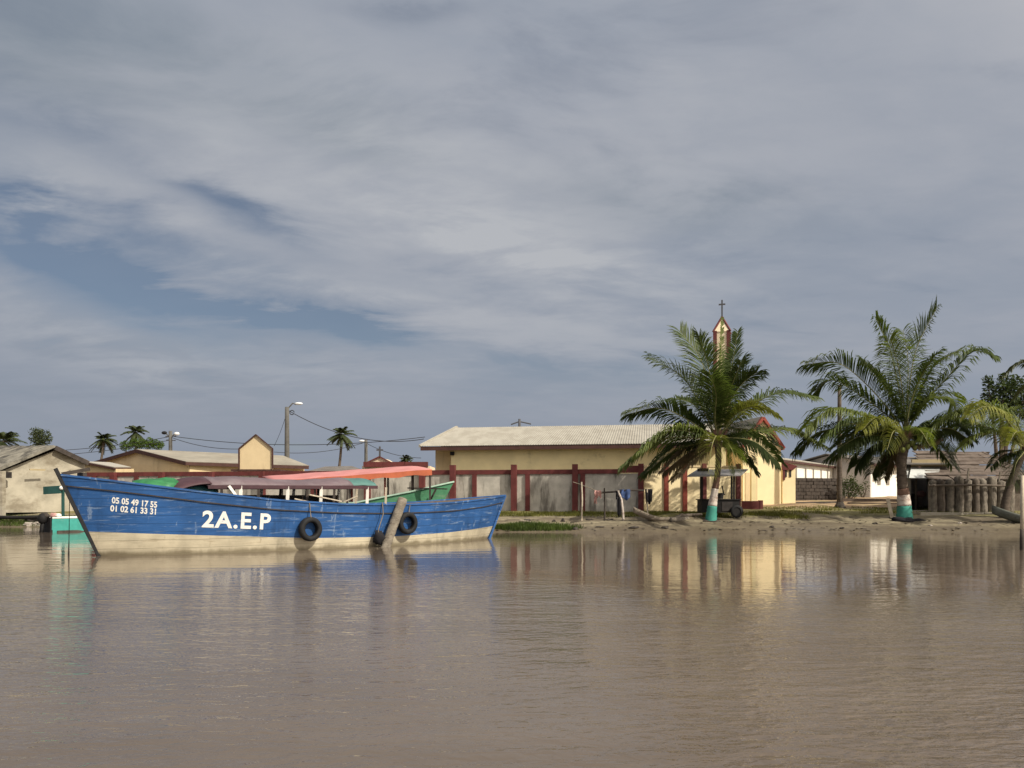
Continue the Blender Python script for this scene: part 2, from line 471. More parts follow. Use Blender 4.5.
class Hull:
    def __init__(s, org, e, n, L, fore, aft, ztop_f, ztop_a, B0, B1, zg, pw=2.3, q=.9):
        s.o, s.e, s.n, s.L, s.fore, s.aft, s.zf, s.za, s.B0, s.B1, s.zg, s.pw, s.q = org, e, n, L, fore, aft, ztop_f, ztop_a, B0, B1, zg, pw, q

    def ends(s, z):
        ub = -s.fore * z / s.zf if z > 0 else -z * 1.5
        us = s.L + (s.aft * z / s.za if z > 0 else z * 1.5)
        return ub, us

    def at(s, t, z, side=1, off=0, inset=0):
        ub, us = s.ends(z)
        u = lerp(ub + inset * 1.5, us - inset * 1.5, t)
        shp = max(0, 1 - abs(2 * t - 1) ** s.pw) ** s.q
        w = (s.B0 + s.B1 * z) * shp
        w = max(0, w - inset) + off
        p = s.o + s.e * u + s.n * w * side
        return Vector((p.x, p.y, s.o.z + z))

    def side_sheet(s, mb, zlo, zhi, off=0, rows=5, n=48, sides=(1, -1), inset=0):
        for sd in sides:
            grid = []
            for j in range(rows + 1):
                row = []
                for i in range(n + 1):
                    t = .5 - .5 * math.cos(math.pi * i / n)
                    a = interp(t, zlo) if isinstance(zlo, list) else zlo
                    c = interp(t, zhi) if isinstance(zhi, list) else zhi
                    row.append(s.at(t, lerp(a, c, j / rows), sd, off, inset))
                grid.append(row)
            mb.sheet(grid)

    def ribbon(s, mb, zl, w, hgt, off=0, n=48, sides=(1, -1)):
        """rail of square section following height line zl"""
        for sd in sides:
            pts = []
            for i in range(n + 1):
                t = .5 - .5 * math.cos(math.pi * i / n)
                z = interp(t, zl)
                a = s.at(t, z, sd, off); bb = s.at(t, z, sd, off + w)
                pts.append((a - Vector((0, 0, hgt / 2)), bb - Vector((0, 0, hgt / 2)), bb + Vector((0, 0, hgt / 2)), a + Vector((0, 0, hgt / 2))))
            mb.sheet([list(p) for p in pts], True)


bh = Hull(BW, BE, BN, 13.1, .907, .836, 2.2, 1.575, 1.40, .16, ZG)
boat = thing('wooden_boat', 'big blue wooden boat with cream bottom, white lettering and a low mauve canopy', 'boat', BW + BE * 6.5)


def lift(l, d): return [(t, z + d) for t, z in l]


m_ = MB(); bh.side_sheet(m_, -.5, ZB, 0, 4); m_.build('hull_bottom', 'hull_cream', boat, smooth=True)
m_ = MB(); bh.side_sheet(m_, ZB, lift(ZR, -.02), 0, 5)
hullside = m_.build('hull_side', 'hull_blue', boat, smooth=True)
m_ = MB(); bh.side_sheet(m_, lift(ZR, .0), ZG, .03, 3); m_.build('upper_strake', 'hull_blue', boat, smooth=True)
m_ = MB(); bh.ribbon(m_, lift(ZR, -.014), .036, .026, -.005); m_.build('rubbing_rail', 'dark_wood', boat)
m_ = MB(); bh.ribbon(m_, lift(ZG, .02), .11, .05, -.06); m_.build('gunwale', 'hull_blue', boat)
m_ = MB(); bh.side_sheet(m_, .35, ZG, 0, 4, inset=.09); m_.build('inner_planking', 'plank', boat, smooth=True)  # dark wood colour stands in for shade inside the blue hull
m_ = MB()
row1, row2 = [], []
for i in range(33):
    t = .03 + .94 * i / 32
    row1.append(bh.at(t, .42, 1, 0, .1)); row2.append(bh.at(t, .42, -1, 0, .1))
m_.sheet([row1, row2]); m_.build('floor', 'plank', boat)
# stem post and stern post
m_ = MB()
u0 = BW + BE * .13 + Vector((0, 0, -.25)); u1 = BW - BE * (.907 * 2.34 / 2.2 - .0) + Vector((0, 0, 2.24))
m_.beam(u0, u1, .065, .085); m_.build('stem_post', 'rubber', boat)
m_ = MB(); m_.beam(BW + BE * 13.05 + Vector((0, 0, -.25)), BW + BE * (13.1 + .85) + Vector((0, 0, 1.6)), .1, .08); m_.build('stern_post', 'hull_blue', boat)
m_ = MB(); p = BW - BE * .62 + Vector((0, 0, 2.10))
m_.beam(p - BE * .2 - BN * .02, p + BE * .42 + BN * .05 + Vector((0, 0, .14)), .10, .09); m_.beam(p + BN * .3 + BE * .25, p - BN * .3 + BE * .25, .09); m_.build('mooring_cleat', 'dark_wood', boat)
# fore deck and after deck
for nm, ta, tb in (('fore_deck', .015, .17), ('after_deck', .86, .985)):
    m_ = MB(); r1, r2 = [], []
    for i in range(9):
        t = lerp(ta, tb, i / 8); z = interp(t, ZG) - .16
        r1.append(bh.at(t, z, 1, 0, .08)); r2.append(bh.at(t, z, -1, 0, .08))
    m_.sheet([r1, r2]); m_.build(nm, 'hull_blue', boat, solid=.03)
for t in (.25, .36, .47, .58, .69, .8):
    m_ = MB(); a = bh.at(t, .95, 1, 0, .08); c = bh.at(t, .95, -1, 0, .08)
    m_.beam(a, c, .28, .04); m_.build('bench', 'plank', boat)


def boat_u(px, z, h=None):
    h = h or bh
    lo, hi = .001, .999
    for _ in range(50):
        mid = (lo + hi) / 2; p = h.at(mid, z, 1)
        if p.x / p.y * F + CX < px: lo = mid
        else: hi = mid
    return lo


def hull_text(body, px0, px1, y0, y1, hgt, parent, bold=.02, name='lettering', spc=1.0):
    """text laid on the hull: left baseline at (px0,y0), right end at (px1,y1)"""
    cu = bpy.data.curves.new('txt', 'FONT'); cu.body = body; cu.size = 1; cu.offset = bold; cu.space_character = spc; cu.resolution_u = 4
    o = bpy.data.objects.new('txt', cu); COL.objects.link(o)
    bpy.context.view_layer.update()
    dg = bpy.context.evaluated_depsgraph_get()
    me = bpy.data.meshes.new_from_object(o.evaluated_get(dg))
    bpy.data.objects.remove(o)
    bm = bmesh.new(); bm.from_mesh(me)
    bmesh.ops.triangulate(bm, faces=bm.faces)
    bmesh.ops.subdivide_edges(bm, edges=[e for e in bm.edges if e.calc_length() > .12], cuts=2, use_grid_fill=True)
    bmesh.ops.triangulate(bm, faces=bm.faces)
    x0 = min(v.co.x for v in bm.verts); x1 = max(v.co.x for v in bm.verts); yb = min(v.co.y for v in bm.verts); yt = max(v.co.y for v in bm.verts)
    d0 = bh.at(boat_u(px0, 1), 1).y; d1 = bh.at(boat_u(px1, 1), 1).y
    za, zb = Z(y0, d0), Z(y1, d1)
    ta, tb = boat_u(px0, za), boat_u(px1, zb)
    mbb = MB()
    for v in bm.verts:
        fx = (v.co.x - x0) / (x1 - x0); fy = (v.co.y - yb) / (yt - yb)
        z = lerp(za, zb, fx) + fy * hgt
        ub, us = bh.ends(z)
        ub0, us0 = bh.ends(za)
        u = lerp(lerp(ub0, us0, ta), lerp(ub0, us0, tb), fx)
        t = (u - ub) / (us - ub)
        mbb.v.append(bh.at(t, z, 1, .009))
    bm.verts.index_update()
    mbb.f = [tuple(v.index for v in f.verts) for f in bm.faces]
    bm.free(); bpy.data.meshes.remove(me)
    return mbb.build(name, 'letter', parent)


hull_text('2A.E.P', 201.5, 270.5, 527.5, 530, .46, boat, .03, 'painted_name', 1.14)
hull_text('05 05 49 17 55', 111.5, 158.5, 503.3, 508.0, .165, boat, .03, 'painted_number')
hull_text('01 02 61 33 31', 110, 157, 511.3, 514.7, .165, boat, .03, 'painted_number')

# canopy of the blue boat
TA, TB = boat_u(196, 1.7), boat_u(396, 1.6)


def cz(k): return lerp(2.06, 2.10, k) + .04 * math.sin(k * 9)


def canopy_sheet(t0, t1, k0, k1, w=.92, n=16):
    m = MB(); rows = []
    for i in range(n + 1):
        k = lerp(k0, k1, i / n); t = lerp(TA, TB, k)
        c = bh.o + BE * lerp(0, 13.1, t)
        row = []
        for j in range(13):
            q = -1 + 2 * j / 12
            zz = cz(k) - .20 * q * q - (.05 if abs(q) == 1 else 0) + .012 * math.sin(k * 40 + q * 3)
            row.append(Vector((c.x, c.y, 0)) + BN * w * q + Vector((0, 0, zz)))
        rows.append(row)
    m.sheet(rows); return m


canopy_sheet(TA, TB, .0, .84).build('canopy', 'canopy_mauve', boat, smooth=True, solid=.03)
canopy_sheet(TA, TB, .835, 1.0).build('canopy_end', 'canopy_teal', boat, smooth=True, solid=.025)
# rolled hood at the forward end of the canopy
m_ = MB(); rows = []
for i in range(9):
    a = i / 8; c = bh.o + BE * (13.1 * TA - 1.15 * a + .1)
    rows.append([Vector((c.x, c.y, 0)) + BN * (.95 - .1 * a) * q + Vector((0, 0, 2.085 - .2 * q * q - .36 * a ** 2.2)) for q in [-1 + .2 * j for j in range(11)]])
m_.sheet(rows); m_.build('canopy_hood', 'canopy_maroon', boat, smooth=True, solid=.03)
# hem board along the near and far side
m_ = MB()
for sd in (1, -1):
    a = bh.o + BE * 13.1 * TA + BN * .93 * sd; c = bh.o + BE * 13.1 * TB + BN * .93 * sd
    m_.beam((a.x, a.y, 1.80), (c.x, c.y, 1.84), .03, .10)
m_.build('canopy_hem', 'canopy_maroon', boat)
for px, mt_ in ((212, 'dark_wood'), (236, 'white_paint'), (258, 'dark_wood'), (293, 'white_paint'), (316, 'dark_wood'), (332, 'white_paint'), (347, 'dark_wood'), (362, 'dark_wood'), (384, 'white_paint'), (404, 'pale_wood')):
    t = boat_u(px, 1.6); u = 13.1 * t
    for sd in (1, -1):
        a = bh.o + BE * u + BN * .95 * sd; c = bh.o + BE * (u + .06) + BN * .9 * sd
        m_ = MB(); m_.beam((a.x, a.y, 1.0), (c.x, c.y, 1.84), .075 if mt_ == 'white_paint' else .06); m_.build('canopy_post', mt_, boat)
for px in (215, 232, 252, 268, 286, 305, 326, 345, 366):
    uu = 13.1 * boat_u(px, 1.6); c = bh.o + BE * uu - BN * .35
    m_ = MB(); m_.beam((c - BN * .5).to_tuple()[:2] + (1.38,), (c + BN * .5).to_tuple()[:2] + (1.38,), .06, .42); m_.beam((c - BN * .45).to_tuple()[:2] + (.5,), (c - BN * .45).to_tuple()[:2] + (1.2,), .06); m_.beam((c + BN * .45).to_tuple()[:2] + (.5,), (c + BN * .45).to_tuple()[:2] + (1.2,), .06)
    m_.build('shade_board', 'dark_wood' if px % 2 else 'plank', boat)  # dark boards added to stand in for the shaded interior under the canopy
u = 13.1 * boat_u(222, 1.6); a = bh.o + BE * u + BN * .97; c = bh.o + BE * (u + .42) + BN * .97
m_ = MB(); m_.beam((a.x, a.y, 1.83), (c.x, c.y, 1.25), .075); m_.build('canopy_brace', 'white_paint', boat)
m_ = MB()
for px0, z0, px1, z1, w in ((296, 1.48, 316, 1.36, -.2), (312, 1.60, 345, 1.40, -.5), (352, 1.38, 363, 1.56, .2)):
    a = bh.at(boat_u(px0, z0), z0, 1, 0, .5); c = bh.at(boat_u(px1, z1), z1, 1, 0, .3)
    m_.beam(a, c, .22, .035)
m_.build('loose_plank', 'pale_wood', boat)
# tarpaulins heaped on the fore deck
for px, w, h_, mt_, lab in ((145, .55, .42, 'tarp_green', 'bright green tarpaulin heaped on the fore deck of the blue boat'),
                            (186, .62, .46, 'tarp_teal', 'dark teal tarpaulin bunched under the front of the mauve canopy')):
    t = boat_u(px, 1.6); c = bh.o + BE * 13.1 * t + BN * .05
    m_ = MB(); m_.ball((c.x, c.y, interp(t, ZG) - .02), w, 20, (1.25, .9, h_), .45)
    tag(m_.build('tarpaulin', mt_, smooth=True), lab, 'tarpaulin', 'tarpaulins on the blue boat')
t = boat_u(166, 1.6); c = bh.o + BE * 13.1 * t - BN * .35
m_ = MB(); m_.ball((c.x, c.y, interp(t, ZG) + .02), .6, 20, (1.3, .8, .38), .45)
tag(m_.build('tarpaulin', 'tarp_pale', smooth=True), 'pale green tarpaulin folded between the bright green and the dark teal ones', 'tarpaulin', 'tarpaulins on the blue boat')


# tyres hung on the side
def tyre(px, py, tilt, lab):
    zc = Z(py, bh.at(boat_u(px, .9), .9).y)
    t = boat_u(px, zc); c = bh.at(t, zc, 1, .14); top = bh.at(t, interp(t, ZG) + .03, 1, .03)
    dr = (bh.at(t + .01, zc) - bh.at(t - .01, zc)).normalized()
    nrm = Vector((dr.y, -dr.x, 0))
    rotm = Matrix((dr, nrm, Vector((0, 0, 1)))).transposed()
    rotm = Matrix.Rotation(R(tilt), 3, 'Z') @ rotm
    o = thing('tyre', lab, 'tyre', c - Vector((0, 0, .34)), 'old tyres hung as fenders')
    m = MB(); rows = []
    for i in range(40):
        a = 2 * math.pi * i / 40; row = []
        for rr_, yy in ((.20, -.07), (.235, -.10), (.30, -.105), (.345, -.07), (.353, 0), (.345, .07), (.30, .105), (.235, .10), (.20, .07), (.215, 0)):
            row.append(c + rotm @ Vector((math.cos(a) * rr_, yy, math.sin(a) * rr_)))
        rows.append(row)
    rows.append(rows[0]); m.sheet(rows, True); m.build('tyre_body', 'rubber', o, smooth=True)
    m = MB(); m.tube([top, lerp(top, c + Vector((0, 0, .27)), .6) + nrm * .03, c + Vector((0, 0, .26)) + nrm * .08, c + Vector((0, 0, .20))], .014, 6)
    m.build('rope', 'rope', o)


tyre(308, 529, 6, 'black tyre hung on the blue hull nearest the painted name')
tyre(405, 523, -4, 'black tyre hung on the blue hull beside the leaning log')
# log leaning on the hull
tt = boat_u(401, 1.4); top = bh.at(tt, 1.36, 1, .13) + Vector((0, 0, .12)); tb_ = boat_u(386, .1); bot = P(385.5, 547, bh.at(tb_, .1, 1).y - .42); bot = bot + (bot - top) * .18
m_ = MB(); m_.tube([lerp(bot, top, i / 12) for i in range(13)], [.14 + (.012 if i % 2 else 0) for i in range(13)], 14, wob=.05)
tag(m_.build('log', 'log', smooth=True), 'rough palm log leaning from the water against the blue hull', 'log')
m_ = MB(); a = bh.at(boat_u(381, 1.3), 1.36, 1, .06); m_.tube([a, a + Vector((.03, -.03, -.35)), lerp(a, bot, .5) + Vector((-.10, -.1, -.0)), bot + Vector((-.12, -.05, .6))], .016, 6)
tag(m_.build('rope', 'rope'), 'thin rope tied from the blue gunwale down to the leaning log', 'rope')
m_ = MB(); m_.ball(bot + Vector((-.12, .02, .55)), .17, 12, (1, .8, 1.35), .5)
tag(m_.build('net_bundle', 'black_cloth', smooth=True), 'dark wet bundle tied to the foot of the leaning log', 'bundle')
# mooring rope at the bow
a = BW - BE * .75 + Vector((0, 0, 2.08)) - BN * .15
m_ = MB(); e_ = P(68.5, 551, 20.2); m_.tube([P(70, 470, 19.9), P(69.5, 500, 19.95), P(69, 540, 20.1), e_ - Vector((0, 0, .25))], [.009, .009, .011, .03], 6)
m_.tube([P(70, 471, 19.9), BW - BE * .7 + Vector((0, 0, 2.16))], .014, 6)
tag(m_.build('mooring_rope', 'dark_rope'), 'dark mooring rope hanging from the bow of the blue boat into the water', 'rope')

# ------------------------------------------------------------------ green boat behind with the salmon canopy
GE = Vector((.995, -.10, 0)).normalized(); GN = Vector((GE.y, -GE.x, 0))
GO = Vector((X(150, 33.0), 32.6, 0))
ZG2 = [(0, 1.35), (.2, 1.15), (.5, 1.1), (.75, 1.3), (.9, 1.75), (1, 2.14)]
gh = Hull(GO, GE, GN, 12.0, .6, 1.15, 1.35, 2.14, 1.05, .14, ZG2)
gb = thing('wooden_boat', 'green wooden boat under a long salmon canopy, moored behind the blue boat', 'boat', GO + GE * 6)
m_ = MB(); gh.side_sheet(m_, -.4, ZG2, 0, 6); m_.build('hull', 'hull_green', gb, smooth=True)
m_ = MB(); gh.side_sheet(m_, .3, ZG2, 0, 3, inset=.08); m_.build('inner_planking', 'hull_green', gb, smooth=True)
m_ = MB(); gh.ribbon(m_, lift(ZG2, .02), .1, .06, -.05); m_.build('gunwale', 'tarp_pale', gb)
m_ = MB(); r1 = [gh.at(.03 + .94 * i / 20, .35, 1, 0, .1) for i in range(21)]; r2 = [gh.at(.03 + .94 * i / 20, .35, -1, 0, .1) for i in range(21)]
m_.sheet([r1, r2]); m_.build('floor', 'plank', gb)
# canopy: a slanting sheet, higher at its bow end
cA = P(262, 476.5, 32.6); cB = P(410, 466, 32.9); cC = P(432, 469.5, 30.5); cD = P(270, 481.5, 30.8)
rows = []
for i in range(21):
    k = i / 20; row = []
    for j in range(9):
        q = j / 8; p = lerp(lerp(cA, cB, k), lerp(cD, cC, k), q)
        row.append(p + Vector((0, 0, .04 * math.sin(math.pi * q) + .008 * math.sin(k * 23))))
    rows.append(row)
m_ = MB(); m_.sheet(rows); m_.build('canopy', 'canopy_pink', gb, smooth=True, solid=.02)
m_ = MB(); rows = [[r[-1] + Vector((0, -.02, 0)), r[-1] + Vector((0, -.02, -.20 - .03 * math.sin(i * 1.7)))] for i, r in enumerate(rows)]
m_.sheet(rows); m_.build('canopy_hem', 'canopy_orange', gb, solid=.015)
for px, d, yt, mt_ in ((430, 30.6, 473, 'dark_wood'), (413, 31, 473, 'dark_wood'), (412, 32.8, 470, 'dark_wood'), (388, 32.8, 472, 'dark_wood'), (385, 31, 476, 'red_bright'), (350, 31, 478, 'dark_wood'), (352, 32.8, 474, 'red_bright'), (315, 31, 480, 'dark_wood'), (318, 32.8, 476, 'dark_wood'), (282, 31, 481, 'dark_wood')):
    a = P(px, yt, d); m_ = MB(); m_.beam(a, Vector((a.x, a.y, .9)), .07); m_.build('canopy_post', mt_, gb)
m_ = MB(); m_.beam(P(408, 488, 31), P(447, 489, 30.4), .10, .05); m_.beam(P(436, 489, 30.8), P(431, 499, 30.8), .07); m_.build('oar_rest', 'dark_wood', gb)

# ------------------------------------------------------------------ teal boat at the left bank
TO = Vector((X(48, 34.0), 34.0, 0)); TE = Vector((.70, .71, 0)).normalized(); TN = Vector((TE.y, -TE.x, 0))
tbo = thing('motor_boat', 'small teal boat with a dark outboard, moored by the grassy bank', 'boat', TO + TE * 2.4)
m_ = MB(); rows = []
for i in range(11):
    k = i / 10; u = 4.8 * k; w = .62 * (1 - .75 * k ** 2.6); zt = .62 + .10 * k * k
    c = TO + TE * u
    rows.append([c - TN * w + Vector((0, 0, zt)), c - TN * w * .8 + Vector((0, 0, -.2)), c + TN * w * .8 + Vector((0, 0, -.2)), c + TN * w + Vector((0, 0, zt))])
m_.sheet(rows); m_.build('hull', 'teal_hull', tbo, solid=.05)
m_ = MB()
for sd in (1, -1):
    m_.tube([TO + TE * 4.8 * i / 10 + TN * sd * (.63 * (1 - .75 * (i / 10) ** 2.6)) + Vector((0, 0, .63 + .10 * (i / 10) ** 2)) for i in range(11)], .035, 6)
m_.build('gunwale', 'white_paint', tbo)
m_ = MB()
for sd in (1, -1):
    m_.beam(TO + TE * .2 + TN * sd * .57 + Vector((0, 0, .03)), TO + TE * 3.4 + TN * sd * .40 + Vector((0, 0, .03)), .05, .10)
m_.build('waterline_band', 'rubbish', tbo)
m_ = MB(); m_.box(TO + Vector((-.02, 0, .22)), (.09, 1.16, .85), Matrix.Rotation(math.atan2(.71, .70), 3, 'Z')); m_.build('transom', 'cart', tbo)
m_ = MB(); m_.ball(TO - TE * .22 + Vector((0, 0, .60)), .21, 12, (1, .8, 1.15)); m_.beam(TO - TE * .2 + Vector((0, 0, .5)), TO - TE * .28 + Vector((0, 0, -.2)), .14, .1)
m_.build('outboard_motor', 'cart', tbo, smooth=True)
for (px, py, r, mt_, lab) in ((54, 514, .16, 'pink_cloth', 'crumpled pink cloth piled on the teal boat'), (58, 516, .13, 'white_paint', 'white sack on the teal boat beside the pink cloth'), (45, 516.5, .17, 'rubbish', 'dark bundle at the stern of the teal boat')):
    m_ = MB(); q = P(px, py, 33.9); m_.ball((q.x, q.y, .72), r, 12, (1.1, .9, .8), .6); tag(m_.build('bundle', mt_, smooth=True), lab, 'bundle', 'bundles on the teal boat')
# green board on a post
sg = P(63, 518, 36.5); sg.z = -.1
st = thing('sign_board', 'blank dark green board on a green post behind the teal boat', 'sign', sg)
m_ = MB(); m_.beam(sg, (sg.x, sg.y, Z(487, 36.5)), .10); m_.build('post', 'green_board', st)
m_ = MB(); m_.beam(P(44, 490.5, 36.5), P(60.5, 489.5, 36.3), .10, .36); m_.build('board', 'green_board', st)
m_ = MB(); m_.ball(P(61.5, 488, 36.3), .10, 10); m_.build('cap', 'white_paint', st, smooth=True)

# ------------------------------------------------------------------ compound wall (axis turned 10 degrees)
C0 = Vector((X(641, 40), 40, 0)); AX = Vector((math.cos(R(-10)), math.sin(R(-10)), 0)); AY = Vector((-AX.y, AX.x, 0))
FR = frame(C0.x, C0.y, -10)


def s_of(px, t=0):
    k = (px - CX) / F
    return (k * (C0.y + t * AY.y) - C0.x - t * AY.x) / (AX.x - k * AX.y)


def dep(s, t=0): return C0.y + s * AX.y + t * AY.y


def zs(px, py, t=0): return Z(py, dep(s_of(px, t), t))


cw = thing('boundary_wall', 'long grey plastered boundary wall with dark red coping and pillars', 'wall', C0 + AX * (-15))
sL = s_of(48)
m_ = MB(FR); m_.bx(sL, -.02, -.09, .09, .45, 2.78); m_.build('wall_panel', 'grey_plaster', cw)
m_ = MB(FR); m_.bx(sL, s_of(620), -.15, .15, 2.76, 3.0); m_.bx(s_of(620) + .003, .0, -.16, .16, 2.80, 3.17); m_.build('coping', 'red', cw)
tall = [s_of(q) for q in (641, 575.5, 514.8, 454, 423.5)]
k_ = tall[-1]
while k_ - 3.1 > sL: k_ -= 3.1; tall.append(k_)
for q in tall:
    m_ = MB(FR); m_.bx(q - .14, q + .14, -.42, -.092, .45, 3.26 if q > s_of(430) else 2.99); m_.build('pillar', 'red', cw)
for q in [s_of(c_) for c_ in (583, 528, 475, 138, 96, 49)]:
    m_ = MB(FR); m_.bx(q - .12, q + .12, -.2, -.093, .45, 2.758); m_.build('pilaster', 'red', cw)

# yellow stretch of wall
yw = thing('boundary_wall', 'bright yellow stretch of wall with brown red pilasters behind the leaning palm', 'wall', C0 + AX * 2.5)
FY = frame(C0.x, C0.y, 8); YX = Vector((math.cos(R(8)), math.sin(R(8)), 0))


def sy_of(px):
    k = (px - CX) / F
    return (k * C0.y - C0.x) / (YX.x - k * YX.y)


sR = sy_of(741)
m_ = MB(FY); m_.bx(.16, sR, -.05, .13, .45, 3.10); m_.build('wall_panel', 'yellow', yw)
m_ = MB(FY); m_.bx(.16, sR, -.08, .16, 3.103, 3.20); m_.build('coping', 'tan', yw)
for c_ in (665.6, 684.2, 703.5, 737.5):
    q = sy_of(c_); m_ = MB(FY); m_.bx(q - .115, q + .115, -.16, -.053, .45, 3.30); m_.build('pilaster', 'red_bright' if c_ < 700 else 'red', yw)

# ------------------------------------------------------------------ church hall with the long pale roof
HT = 2.84; HS = s_of(420, HT); HEND = s_of(728, HT); ZE = 4.50; HW = 8.8; ZRG = 6.36
hl = thing('church_hall', 'long low khaki church hall with a pale corrugated roof, behind the grey wall', 'building', FR @ Vector(((HS + HEND) / 2, HT + 4, .9)))
m_ = MB(FR); m_.bx(HS + .45, HEND, HT + 1.7, HT + 2 * HW - .9, .6, 4.36)
m_.prism([(HS + .45, HT + 1.7, 4.36), (HS + .45, HT + 2 * HW - .9, 4.36), (HS + .45, HT + HW, 6.2)], (.2, 0, 0)); m_.build('wall', 'tan', hl)
m_ = MB(FR); m_.bx(s_of(451, HT + .60), HEND - .05, HT + .60, HT + 1.66, .6, 4.34); m_.build('front_wall', 'khaki', hl)
# corrugated sheets, real ribs
rows = []
n = 480
for j, (t_, z_) in enumerate(((HT, ZE), (HT + HW * .5, (ZE + ZRG) / 2), (HT + HW, ZRG), (HT + HW * 1.5, (ZE + ZRG) / 2), (HT + 2 * HW, ZE))):
    rows.append([Vector((lerp(HS, HEND, i / n), t_, z_ + (.022 if i % 4 < 2 else 0))) for i in range(n + 1)])
m_ = MB(FR); m_.sheet(rows); m_.build('roof', 'roof_hall', hl, solid=.02)
m_ = MB(FR)
m_.bx(HS + .02, HEND, HT + .03, HT + .09, ZE - .24, ZE - .015)
m_.build('eave_board', 'fascia', hl)
m_ = MB(FR)
for sg_ in (0, 1):
    a = (HS - .03, HT + (0 if sg_ == 0 else 2 * HW), ZE + .02); bb = (HS - .03, HT + HW, ZRG + .06)
    m_.beam(a, bb, .10, .16)
m_.build('verge_board', 'roof_pale', hl)
m_ = MB(FR); m_.bx(s_of(452.5, HT + .6) - .1, s_of(452.5, HT + .6) + .12, HT + .4, HT + .597, 4.0, 4.2); m_.build('floodlight', 'cart', hl)

# church entrance block with the steep red gable
CPm = frame(X(762, 46), 46, 8); cb = thing('church', 'yellow church front with a steep red edged gable, right of the leaning palm', 'building', (X(762, 46), 46, .9))
hw = 1.2; ze, za = Z(446, 46), Z(419.5, 46)
m_ = MB(CPm); m_.prism([(-hw, 0, .6), (hw, 0, .6), (hw, 0, ze), (0, 0, za), (-hw, 0, ze)], (0, 7, 0)); m_.build('wall', 'yellow', cb)
m_ = MB(CPm)
for sd in (1, -1):
    m_.beam((sd * (hw + .12), -.10, ze - .14), (0, -.10, za + .10), .26, .15)
    m_.beam((sd * (hw + .12), -.10, ze - .14), (sd * (hw + .12), 6.9, ze - .14), .1, .16)
m_.build('gable_trim', 'red_bright', cb)
m_ = MB(CPm)
for sd in (1, -1):
    m_.add([(sd * (hw + .16), -.05, ze - .10), (sd * (hw + .16), 7.1, ze - .10), (0, 7.1, za + .17), (0, -.05, za + .17)], [(0, 1, 2, 3)])
m_.build('roof', 'roof_grey', cb, solid=.05)
m_ = MB(CPm); m_.bx(-1.05, -.30, -.03, -.003, 1.0, 3.0); m_.build('door', 'tan', cb)
# wing at the right with two slots and a brown fascia
wx0, wx1 = X(782.5, 46.4), X(795.5, 46.4)
m_ = MB(); m_.bx(wx0, wx1, 46.4, 50.5, .6, Z(467.5, 46.4)); m_.build('side_wing', 'yellow', cb)
m_ = MB(); m_.prism([(wx0 - .05, 46.3, Z(470, 46.3)), (wx1 - .2, 46.3, Z(470, 46.3)), (wx1 + .1, 46.3, Z(466, 46.3)), (wx0 - .05, 46.3, Z(461.5, 46.3))], (0, .09, 0))
m_.bx(wx0 + .002, wx0 + .13, 46.33, 46.397, Z(480, 46.4), Z(470, 46.4)); m_.build('wing_fascia', 'red', cb)
for px in (785.8, 790.2):
    m_ = MB(); m_.bx(X(px - 1, 46.4), X(px + .9, 46.4), 46.36, 46.397, Z(477, 46.4), Z(470, 46.4)); m_.build('window', 'dark', cb)
# khaki column and red plinth of the porch
m_ = MB(CPm); q = X(753.2, 44.5) ; 
pc = thing('porch_column', 'plain khaki column standing on the low red plinth by the church', 'column', (X(753.2, 44), 44, .9))
m_ = MB(); m_.bx(X(750.9, 44), X(755.4, 44), 43.9, 44.15, .7, Z(459, 44)); m_.build('shaft', 'khaki', pc)
m_ = MB(); m_.bx(X(750.4, 44), X(755.9, 44), 43.86, 44.19, Z(459, 44) + .002, Z(456, 44)); m_.build('capital', 'khaki', pc)
m_ = MB(); m_.bx(X(738, 43), X(762, 43), 42.9, 43.25, .55, Z(501, 43)); m_.bx(X(759.5, 43), X(762.3, 43), 42.87, 43.28, .55, Z(500.3, 43))
tag(m_.build('plinth_wall', 'red'), 'low dark red plinth wall in front of the yellow church', 'wall')

# bell tower
TWm = frame(X(722, 53), 53, -17); tw = thing('bell_tower', 'slender cream bell tower with red corners, a pointed top and an iron cross', 'tower', (X(722, 53), 53, 1))
hw = .52; zsd, zap = Z(333, 53), Z(317.5, 53)
m_ = MB(TWm); m_.bx(-hw, hw, -hw, hw, .6, zsd); m_.build('shaft', 'cream', tw)
m_ = MB(TWm)
q_ = hw + .05
m_.add([(-q_, -q_, zsd), (q_, -q_, zsd), (q_, q_, zsd), (-q_, q_, zsd), (0, 0, zap)], [(0, 1, 4), (1, 2, 4), (2, 3, 4), (3, 0, 4), (3, 2, 1, 0)]); m_.build('spire', 'cream', tw)
for sx in (1, -1):
    for sy in (1, -1):
        m_ = MB(TWm); m_.bx(sx * (hw - .20), sx * (hw + .05), sy * (hw - .20), sy * (hw + .05), .6, zsd + .06); m_.build('corner_pillar', 'red', tw)
m_ = MB(TWm)
for sd in (1, -1):
    for e_ in (1, -1):
        m_.beam((sd * q_, e_ * q_, zsd), (0, 0, zap + .04), .10, .10)
m_.build('spire_trim', 'red', tw)
m_ = MB(TWm); zc = Z(300, 53); m_.beam((0, 0, zap - .1), (0, 0, zc), .10); m_.beam((-.22, 0, zc - .30), (.22, 0, zc - .30), .09); m_.build('cross', 'cross', tw)

